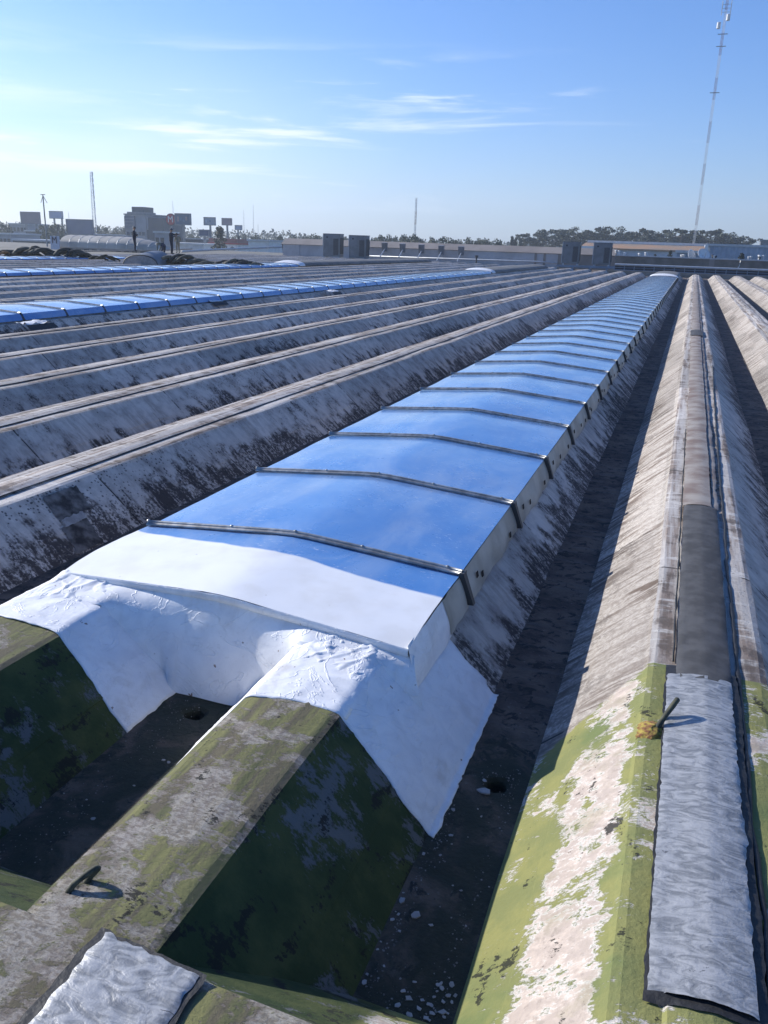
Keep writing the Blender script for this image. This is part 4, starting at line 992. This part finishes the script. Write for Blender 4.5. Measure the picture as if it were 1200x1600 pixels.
# mound: short vaulted cover the left worker stands on
a, b_ = at(193, 411, 44.5), at(247, 413, 44.5); t_ = at(215, 391, 45)
mo = empty('vaulted_cover', ((a.x+b_.x)/2, 44.5, -.2), 'short grey vaulted cover under the left standing worker', 'roof cover'); hw = (b_.x-a.x)/2; hm = t_.z+.2
MB().grid(lambda u, v: (-hw*math.cos(math.pi*u)*(1-.25*v), v*1.9, hm*math.sin(math.pi*u)**.75*(.72+.28*math.sin(math.pi*.5*v))), 18, 8).build('shell', M_grey, mo, True, solid=.05)
MB().add([(-hw*math.cos(math.pi*i/18), -.02, hm*.72*math.sin(math.pi*i/18)**.75) for i in range(19)], [tuple(range(19))]).build('front_panel', plain('grey_front', (.30, .30, .31), .7), mo)
MB().tube([(-hw*1.02*math.cos(math.pi*i/14), -.03, hm*.74*math.sin(math.pi*i/14)**.75) for i in range(15)], .03, 5).build('rim', M_dark, mo)

M_skin = plain('skin', (.30, .17, .11), .6); 
def person(label, foot, h, rz, J, cols, cap=None):
    """J: joints in units of body height; x right, y forward, z up"""
    root = empty('person', foot, label, 'person', rz=rz)
    names = ['pelvis', 'chest', 'neck', 'head', 'crown', 'lsh', 'lel', 'lwr', 'lha', 'rsh', 'rel', 'rwr', 'rha', 'lhip', 'lkn', 'lan', 'lto', 'rhip', 'rkn', 'ran', 'rto']
    par = {'chest': 'pelvis', 'neck': 'chest', 'head': 'neck', 'crown': 'head', 'lsh': 'chest', 'lel': 'lsh', 'lwr': 'lel', 'lha': 'lwr', 'rsh': 'chest', 'rel': 'rsh', 'rwr': 'rel', 'rha': 'rwr', 'lhip': 'pelvis', 'lkn': 'lhip', 'lan': 'lkn', 'lto': 'lan', 'rhip': 'pelvis', 'rkn': 'rhip', 'ran': 'rkn', 'rto': 'ran'}
    rad = dict(pelvis=.085, chest=.095, neck=.035, head=.058, crown=.045, lsh=.045, lel=.033, lwr=.02, lha=.022, lhip=.062, lkn=.042, lan=.028, lto=.024)
    for k_ in list(rad):
        if k_[0] == 'l': rad['r'+k_[1:]] = rad[k_]
    vs = [Vector(J[n])*h for n in names]; rr_ = [rad[n]*h for n in names]; es = [(names.index(a), names.index(b)) for a, b in par.items()]
    for side in 'lr':                                     # five fingers on each hand
        wi, hi = names.index(side+'wr'), names.index(side+'ha'); d = (vs[hi]-vs[wi]).normalized(); sx_ = d.cross(Vector((0, 1, .2))).normalized()
        for q, ln in zip((-1.5, -.5, .5, 1.5, 2.4), (.040, .048, .050, .042, .03)):
            vs.append(vs[hi]+sx_*q*.011*h+d*ln*h*(1 if q < 2 else .4)); rr_.append(.0055*h); es.append((hi, len(vs)-1))
    me = bpy.data.meshes.new('body'); me.from_pydata(vs, es, []); ob = bpy.data.objects.new('body', me); C.objects.link(ob)
    md = ob.modifiers.new('skin', 'SKIN'); md.use_smooth_shade = True
    for i, sv in enumerate(me.skin_vertices[0].data): sv.radius = (rr_[i], rr_[i]); sv.use_root = i == 0
    ob.modifiers.new('sub', 'SUBSURF').levels = 1
    dg = bpy.context.evaluated_depsgraph_get(); m2 = bpy.data.meshes.new_from_object(ob.evaluated_get(dg)); m2.name = 'body'
    bpy.data.objects.remove(ob)
    m2.materials.clear()
    for c in (cols[0], cols[1], M_skin, M_dark): m2.materials.append(c)
    seg = {}
    for p in m2.polygons:
        c = p.center; best = min(range(21), key=lambda i: (vs[i]-c).length-rr_[i]*.6); n_ = names[best]
        p.material_index = 2 if n_ in ('head', 'crown', 'neck', 'lha', 'rha') else (3 if n_ in ('lto', 'rto', 'lan', 'ran') and c.z < .06*h else (1 if n_ in ('lhip', 'rhip', 'lkn', 'rkn', 'lan', 'ran', 'pelvis') else 0)); p.use_smooth = True
    bo = bpy.data.objects.new('body', m2); link(bo, root)
    hd, nk = Vector(J['crown'])*h, Vector(J['neck'])*h; ax = (hd-nk).normalized(); fwd = Vector((0, 1, 0)); 
    if abs(ax.y) > .6: fwd = Vector((0, .3, -1))
    fwd = (fwd-ax*fwd.dot(ax)).normalized(); sd_ = ax.cross(fwd); hc = Vector(J['head'])*h
    for s_ in (-1, 1): MB().tube([hc+fwd*.058*h+sd_*s_*.02*h, hc+fwd*.064*h+sd_*s_*.02*h], .006*h, 6).build('eye', M_dark, root)
    MB().tube([hc+fwd*.055*h-ax*.005*h, hc+fwd*.072*h-ax*.02*h], [.006*h, .010*h], 6).build('nose', M_skin, root)
    m = MB(); n = 12; vs2 = []; fs2 = []
    for j in range(5):
        a_ = j/4*math.pi*.5
        for k in range(n):
            g_ = 2*math.pi*k/n; vs2.append(hc+ax*.02*h+(ax*math.sin(a_)*.062+(fwd*math.cos(g_)+sd_*math.sin(g_))*math.cos(a_)*.066)*h)
    for j in range(4):
        for k in range(n): fs2.append((j*n+k, j*n+(k+1) % n, (j+1)*n+(k+1) % n, (j+1)*n+k))
    m.add(vs2, fs2); m.add([hc+(ax*.022+fwd*.05+sd_*.05)*h, hc+(ax*.022+fwd*.05-sd_*.05)*h, hc+(ax*.015+fwd*.115-sd_*.03)*h, hc+(ax*.015+fwd*.115+sd_*.03)*h], [(0, 1, 2, 3)])
    m.build('cap' if cap else 'hair', cap or M_dark, root, True)
    return root
ST = dict(pelvis=(0, 0, .53), chest=(0, .01, .74), neck=(0, .01, .845), head=(0, .02, .915), crown=(0, .02, .955), lsh=(-.115, 0, .80), lel=(-.15, -.01, .63), lwr=(-.13, .07, .51), lha=(-.12, .09, .47),
          rsh=(.115, 0, .80), rel=(.15, -.01, .63), rwr=(.13, .07, .51), rha=(.12, .09, .47), lhip=(-.055, 0, .49), lkn=(-.06, .02, .27), lan=(-.065, 0, .04), lto=(-.075, .09, .02), rhip=(.055, 0, .49), rkn=(.06, .02, .27), ran=(.065, 0, .04), rto=(.075, .09, .02))
M_nv = plain('navy_workwear', (.018, .022, .04), .8, 0, .3, 9); M_kh = plain('khaki_workwear', (.26, .24, .18), .8, 0, .3, 9); M_gr = plain('grey_green_shirt', (.17, .18, .15), .8, 0, .3, 9); M_jn = plain('dark_jeans', (.03, .04, .075), .8, 0, .3, 9)
def ph(u, vt, vb, Y): a_, b2 = at(u, vt, Y), at(u, vb, Y); return b2, a_.z-b2.z
f, h = ph(211, 353.5, 392.5, 45.6)
person('worker in dark clothes standing alone on the grey vaulted cover', f, h, R(-60), {**ST, 'lel': (-.15, .03, .65), 'lwr': (-.05, .13, .62), 'lha': (-.01, .14, .61), 'rel': (.15, .03, .65), 'rwr': (.06, .13, .66), 'rha': (.01, .14, .67)}, (M_nv, M_nv))
f, h = ph(268.5, 356.5, 397.5, 48.5)
person('worker in navy with one arm stretched out to the right', f, h, R(-70), {**ST, 'lel': (-.13, .10, .75), 'lwr': (-.10, .26, .775), 'lha': (-.10, .30, .78), 'rel': (.15, .06, .66), 'rwr': (.10, .19, .70), 'rha': (.09, .22, .71)}, (M_nv, M_nv), M_jn)
f, h = ph(254, 366, 403, 47.8); h *= 1.05
person('worker in grey-green shirt and white cap bending over the rolls', f, h, R(85), {**ST, 'pelvis': (0, -.10, .50), 'chest': (0, .09, .60), 'neck': (0, .18, .585), 'head': (0, .235, .56), 'crown': (0, .27, .545), 'lsh': (-.11, .13, .58), 'lel': (-.12, .15, .42), 'lwr': (-.08, .18, .28), 'lha': (-.08, .19, .24), 'rsh': (.11, .13, .58), 'rel': (.12, .16, .43), 'rwr': (.09, .22, .30), 'rha': (.09, .24, .26), 'lhip': (-.055, -.10, .47), 'rhip': (.055, -.10, .47), 'lkn': (-.06, -.02, .26), 'rkn': (.06, -.06, .26)}, (M_gr, M_jn), M_white)
f, h = ph(278.5, 366, 396, 50.5); h *= 1.1
person('worker in pale khaki standing behind the one in navy', f, h, R(60), {**ST, 'chest': (0, .05, .73), 'neck': (0, .08, .83), 'head': (0, .11, .90), 'crown': (0, .13, .94), 'lwr': (-.08, .20, .58), 'lha': (-.07, .23, .57), 'rwr': (.09, .20, .58), 'rha': (.08, .23, .57)}, (M_kh, M_kh), M_kh)

# dark holes with a raised white flap on the ridge before the second skylight
def torn(label, u, v, Yp=None):
    p = onz(u, v, .012); r = empty('torn_membrane', p, label, 'torn membrane')
    MB().grid(lambda a_, b2: ((a_-.5)*.34, (b2-.5)*.62+.03*nz(a_*5, b2*5), .02+.10*a_*(1-a_)+.05*nz(a_*4, b2*4, u)), 6, 8).build('lifted_flap', M_coat, r, True)
    MB().grid(lambda a_, b2: (.20+.10*a_, (b2-.5)*.75+.05*nz(a_*6, b2*6, u), .012-.09*a_), 4, 8).build('black_underlay', M_bitedge, r, True)
torn('torn white membrane flap on the ridge before the second skylight, left', 50, 506)
torn('torn membrane flap with black underlay before the second skylight, middle', 332, 471.5)
torn('smallest torn membrane flap before the second skylight, farther along', 517, 456)
# old seam patches on the shaded slope of the first left ridge
rl = ridges['L0']; xr_ = -2.363*S
def slopegrid(y0, y1, t0, t1, off, mat, name, seed, sl=0):
    def f(u, v):
        t = t0+(t1-t0)*v; y = y0+(y1-y0)*u+sl*t
        if u in (0, 1): y += .02*nz(v*6, u*3, seed)
        if v in (0, 1): t += .03*nz(u*6, v*3, seed)
        return (xr_+.022+(W-.022)*t+off*.67, y, -.026-(K-.026)*t+off*.74)
    MB().grid(f, 10, 14).build(name, mat, rl)
M_stain = plain('dark_moss_patch', (.035, .03, .028), .9, 0, .8, 9, (.20, .185, .17), bump=.01)
slopegrid(4.38, 4.72, .03, .45, .007, M_stain, 'seam_patch', 1, -.1); slopegrid(4.36, 4.62, .55, .98, .006, M_stain, 'seam_patch', 4, -.1)
slopegrid(4.40, 4.62, .44, .56, .010, M_pink, 'seam_patch', 6, -.1)

# ------------------------------------------------------------------ trees
ORD = ['first', 'second', 'third', 'fourth', 'fifth', 'sixth', 'seventh', 'eighth', 'ninth', 'tenth', 'eleventh', 'twelfth', 'thirteenth', 'fourteenth', 'fifteenth', 'sixteenth', 'seventeenth', 'eighteenth', 'nineteenth', 'twentieth', 'twenty-first', 'twenty-second', 'twenty-third', 'twenty-fourth', 'twenty-fifth', 'twenty-sixth', 'twenty-seventh', 'twenty-eighth', 'twenty-ninth', 'thirtieth']
M_bark = plain('pale_bark', (.17, .14, .12), .9, 0, .4, 1)
M_leaf = [plain('foliage_%d' % i, c, .7, 0, .5, .45, c2) for i, (c, c2) in enumerate([((.055, .075, .05), (.028, .04, .03)), ((.07, .085, .04), (.035, .05, .025)), ((.035, .05, .035), (.018, .03, .022))])]
def leaf(m, c, s, rnd):
    n_ = Vector((rnd.gauss(0, 1), rnd.gauss(0, 1), rnd.gauss(0, .8)+.4)).normalized(); a_ = n_.orthogonal().normalized(); b2 = n_.cross(a_)
    g_ = rnd.random()*6.3; a_, b2 = a_*math.cos(g_)+b2*math.sin(g_), b2*math.cos(g_)-a_*math.sin(g_)
    m.add([c+a_*s, c+b2*s*.6, c-a_*s, c-b2*s*.6], [(0, 1, 2, 3)])
def clump(m, c, r, n, s, rnd, flat=.7):
    for _ in range(n):
        d = Vector((rnd.gauss(0, 1), rnd.gauss(0, 1), rnd.gauss(0, 1))).normalized()*r*rnd.uniform(.45, 1.05); d.z *= flat; leaf(m, c+d, s*rnd.uniform(.6, 1.2), rnd)
def tree_meshes(kind, seed, mat):
    """meshes for a tree 10 m high"""
    rnd = random.Random(seed); tr = MB(); cr = MB()
    if kind == 'euc':
        tips = []
        for s_ in range(rnd.randint(2, 3)):
            top = Vector((rnd.uniform(-1.3, 1.3), rnd.uniform(-1, 1), rnd.uniform(7.5, 9.3))); mid = Vector((top.x*.35, top.y*.3, 4.2))
            tr.tube([(rnd.uniform(-.2, .2), 0, 0), mid, top], [.22, .14, .05], 6)
            for b2 in range(7):
                t = rnd.uniform(.15, 1); st_ = mid.lerp(top, t); e = st_+Vector((rnd.uniform(-2.3, 2.3), rnd.uniform(-1.8, 1.8), rnd.uniform(.2, 1.4))); e.z = min(e.z, 9.4)
                tr.tube([st_, e], [.07, .03], 4); tips.append(e)
            tips.append(top)
        for e in tips: clump(cr, e, rnd.uniform(.5, 1.05), 85, .21, rnd, .6)
    elif kind == 'round':
        tr.tube([(0, 0, 0), (.1, 0, 3), (0, 0, 6)], [.35, .25, .1], 6)
        for k in range(24):
            a_ = rnd.random()*6.3; q = rnd.random()**.5; z = rnd.uniform(2.4, 8.8); w_ = math.sin(math.pi*min(1, (z-1.2)/8.8))**.6
            c_ = Vector((math.cos(a_)*q*3.1*w_, math.sin(a_)*q*3.1*w_, z)); tr.tube([(0, 0, z*.5), c_], [.08, .03], 4); clump(cr, c_, rnd.uniform(.8, 1.3), 46, .30, rnd, .8)
    elif kind == 'cone':
        tr.tube([(0, 0, 0), (0, 0, 8)], [.25, .05], 6)
        for k in range(22):
            z = .8+8.4*k/21; w_ = 1.9*(1-z/10.2)**.7; a_ = k*2.4; clump(cr, Vector((math.cos(a_)*w_*.5, math.sin(a_)*w_*.5, z)), w_*.75+.2, 44, .28, rnd, 1)
    elif kind == 'palm':
        tr.tube([(0, 0, 0), (.1, 0, 8.6)], [.2, .14], 6)
        for k in range(22):
            a_ = k*.9; d = Vector((math.cos(a_), math.sin(a_), 0)); up_ = rnd.uniform(-.3, .8); p0 = Vector((.1, 0, 8.6)); s2 = Vector((-d.y, d.x, 0))*.14
            pts = [p0+d*t*1.5+Vector((0, 0, up_*t-.9*t*t)) for t in (0, .5, 1, 1.3)]
            for i in range(3): cr.add([pts[i]-s2, pts[i]+s2, pts[i+1]+s2*.8, pts[i+1]-s2*.8], [(0, 1, 2, 3)])
    return tr.mesh('trunk', M_bark), cr.mesh('crown', mat)
TM = {k: [tree_meshes(k, sd_*13+len(k), M_leaf[li]) for sd_ in range(nv)] for k, nv, li in (('euc', 5, 0), ('round', 4, 1), ('cone', 2, 2), ('palm', 1, 2))}
def tree(kind, var, u, vT, Y, wide, label, group, zbase=-8, name=None):
    t_ = at(u, vT, Y); h = t_.z-zbase
    r = empty(name or {'euc': 'eucalyptus_tree', 'round': 'broadleaf_tree', 'cone': 'conifer_tree', 'palm': 'palm_tree'}[kind], (t_.x, Y, zbase), label, 'tree', group, rz=random.uniform(0, 6))
    tm, cm = TM[kind][var % len(TM[kind])]
    for me in (tm, cm):
        o = bpy.data.objects.new(me.name, me); link(o, r); o.scale = (h/10*wide, h/10*wide, h/10)
G1 = 'tall open-crowned trees on the right skyline'; L1 = 'tall open-crowned eucalyptus in the row on the right skyline'
for i, (u, v, Y) in enumerate([(822, 363, 330), (833, 360, 335), (847, 360, 345), (860, 353.5, 330), (874, 357, 340), (888, 356, 350), (899, 357.5, 335), (909, 353.5, 330), (922, 355, 345), (934, 352.5, 330), (947, 357, 340), (960, 352.5, 328), (972, 353, 340), (985, 359, 345), (997, 360, 335), (1008, 355, 345), (1016, 354.5, 330), (1033, 362, 345), (1044, 357, 335), (1054, 358, 345), (1063, 355, 330), (1076, 359, 340), (1092, 359, 335), (1103, 357, 330), (1113, 361, 345), (1120, 356, 332), (1130, 363, 340), (1146, 362, 330), (1157, 363, 335), (1166, 370, 340)]):
    tree('euc', i, u, v, Y, random.uniform(1.05, 1.35), ORD[i]+' open-crowned eucalyptus from the left in the tall row on the right skyline', G1)
G2 = 'rounded trees along the middle skyline'; L2 = 'rounded broadleaf tree on the skyline above the long pale wall'
for i, (u, v, Y) in enumerate([(404, 362, 300), (418, 368, 310), (436, 363, 280), (446, 366, 300), (462, 363, 270), (478, 363, 300), (490, 362, 310), (500, 365, 320), (534, 364, 320), (585, 366, 280), (597, 363, 275), (611, 362, 280), (624, 368, 300), (637, 360.5, 230), (650, 361, 225), (664, 371, 300), (682, 364, 250), (699, 363.5, 240), (716, 372, 320), (728, 372, 290), (739, 364, 260), (751, 367, 265), (762, 369, 280), (776, 368, 260), (788, 373, 290)]):
    tree('round', i, u, v, Y, random.uniform(.62, .85), ORD[i]+' rounded tree from the left on the skyline above the pale wall', G2)
for i, (u, v, Y) in enumerate([(801, 366, 280), (806, 369, 285), (814, 370, 282)]): tree('cone', i, u, v, Y, .6, ('leftmost', 'middle one', 'rightmost')[i]+' of the three narrow dark conifers left of the eucalyptus row', 'narrow conifers left of the eucalyptus row')
G3 = 'hazy trees behind the billboards'; NL = ['at the left edge of the picture', 'second from the left edge', 'cut by the left picture edge', 'behind the office row', 'in front of the brownish billboard', 'touching the antenna pole', 'below the pale blue billboard', 'between the pale blue billboard and the grey hoarding', 'small and far, left of the grey hoarding', 'at the foot of the lattice tower', 'first right of the lattice tower', 'second right of the lattice tower', 'third right of the lattice tower', 'touching the left side of the office block', 'low, just right of the lattice tower foot', 'just left of the teal billboard', 'behind the teal billboard post', 'first right of the teal billboard', 'second right of the teal billboard', 'between the reddish and the smallest billboard', 'first right of the smallest billboard', 'second right of the smallest billboard', 'behind the left part of the hoarding', 'behind the right part of the hoarding']; L3 = 'hazy blue-green tree among the billboards on the left skyline'
for i, (u, v, Y) in enumerate([(2, 342, 250), (9, 345, 255), (-8, 344, 250), (20, 364, 280), (62, 352, 230), (72, 346, 235), (84, 345, 225), (90, 352, 230), (100, 352, 330), (152, 348, 340), (162, 350, 320), (172, 356, 300), (183, 352, 340), (192, 350, 350), (158, 358, 280), (262, 362, 300), (290, 364, 320), (300, 362, 340), (309, 366, 330), (360, 364, 330), (385, 361, 350), (396, 364, 340), (120, 368, 330), (135, 366, 330)]):
    tree('round', i, u, v, Y, random.uniform(.6, .8), 'hazy tree '+NL[i], G3)
tree('cone', 0, 343, 350.5, 190, 1.15, 'large dark rounded conifer below the reddish billboard', None)
tree('palm', 0, 91, 341, 240, 1, 'small palm below the pale blue billboard', None)
tree('palm', 0, 371, 360, 260, 1, 'small palm below the smallest billboard', None)
for u, v, vb, w_, lb in ((1024, 396, 403, 1.3, 'small dark bush tree behind the parapet, left of the three'), (1048, 390, 403, 1.2, 'tallest small cypress behind the parapet, left of the dishes'), (1160, 394, 407, 1.7, 'small round cypress in front of the corrugated warehouse')):
    tree('cone', 0, u, v, 125, w_, lb, None, at(u, vb+6, 125).z-1, 'cypress_bush')
# far woods: one mass nobody could count
m = MB(); rnd = random.Random(5)
for _ in range(15000):
    u = rnd.uniform(-60, 1290); Y = rnd.uniform(480, 900); base = at(u, 396+(u-1086)*.0337, Y)
    prof = 5.0+2.6*nz(u*.02, 1)+2.2*nz(u*.09, 4)+(2.5 if u < 480 else 0)
    z = -8+(9.5+prof)*rnd.random()**.8*(.85+.15*nz(u*.3, Y*.01)); leaf(m, Vector((base.x, Y, z)), 1.25, rnd)
o = m.build('distant_woods', M_leaf[2]); tag(o, kind='stuff')

# ------------------------------------------------------------------ haze
hz = MB().box((-1500, -250, -9), (1500, 2600, 125)).build('haze', None)
hm_ = bpy.data.materials.new('haze_air'); hm_.use_nodes = True; t = hm_.node_tree; t.nodes.clear()
pv = t.nodes.new('ShaderNodeVolumePrincipled'); pv.inputs['Color'].default_value = (.80, .90, 1, 1); pv.inputs['Density'].default_value = .00045; pv.inputs['Anisotropy'].default_value = .3
mo_ = t.nodes.new('ShaderNodeOutputMaterial'); t.links.new(pv.outputs[0], mo_.inputs['Volume'])
hz.data.materials.clear(); hz.data.materials.append(hm_); tag(hz, kind='stuff')
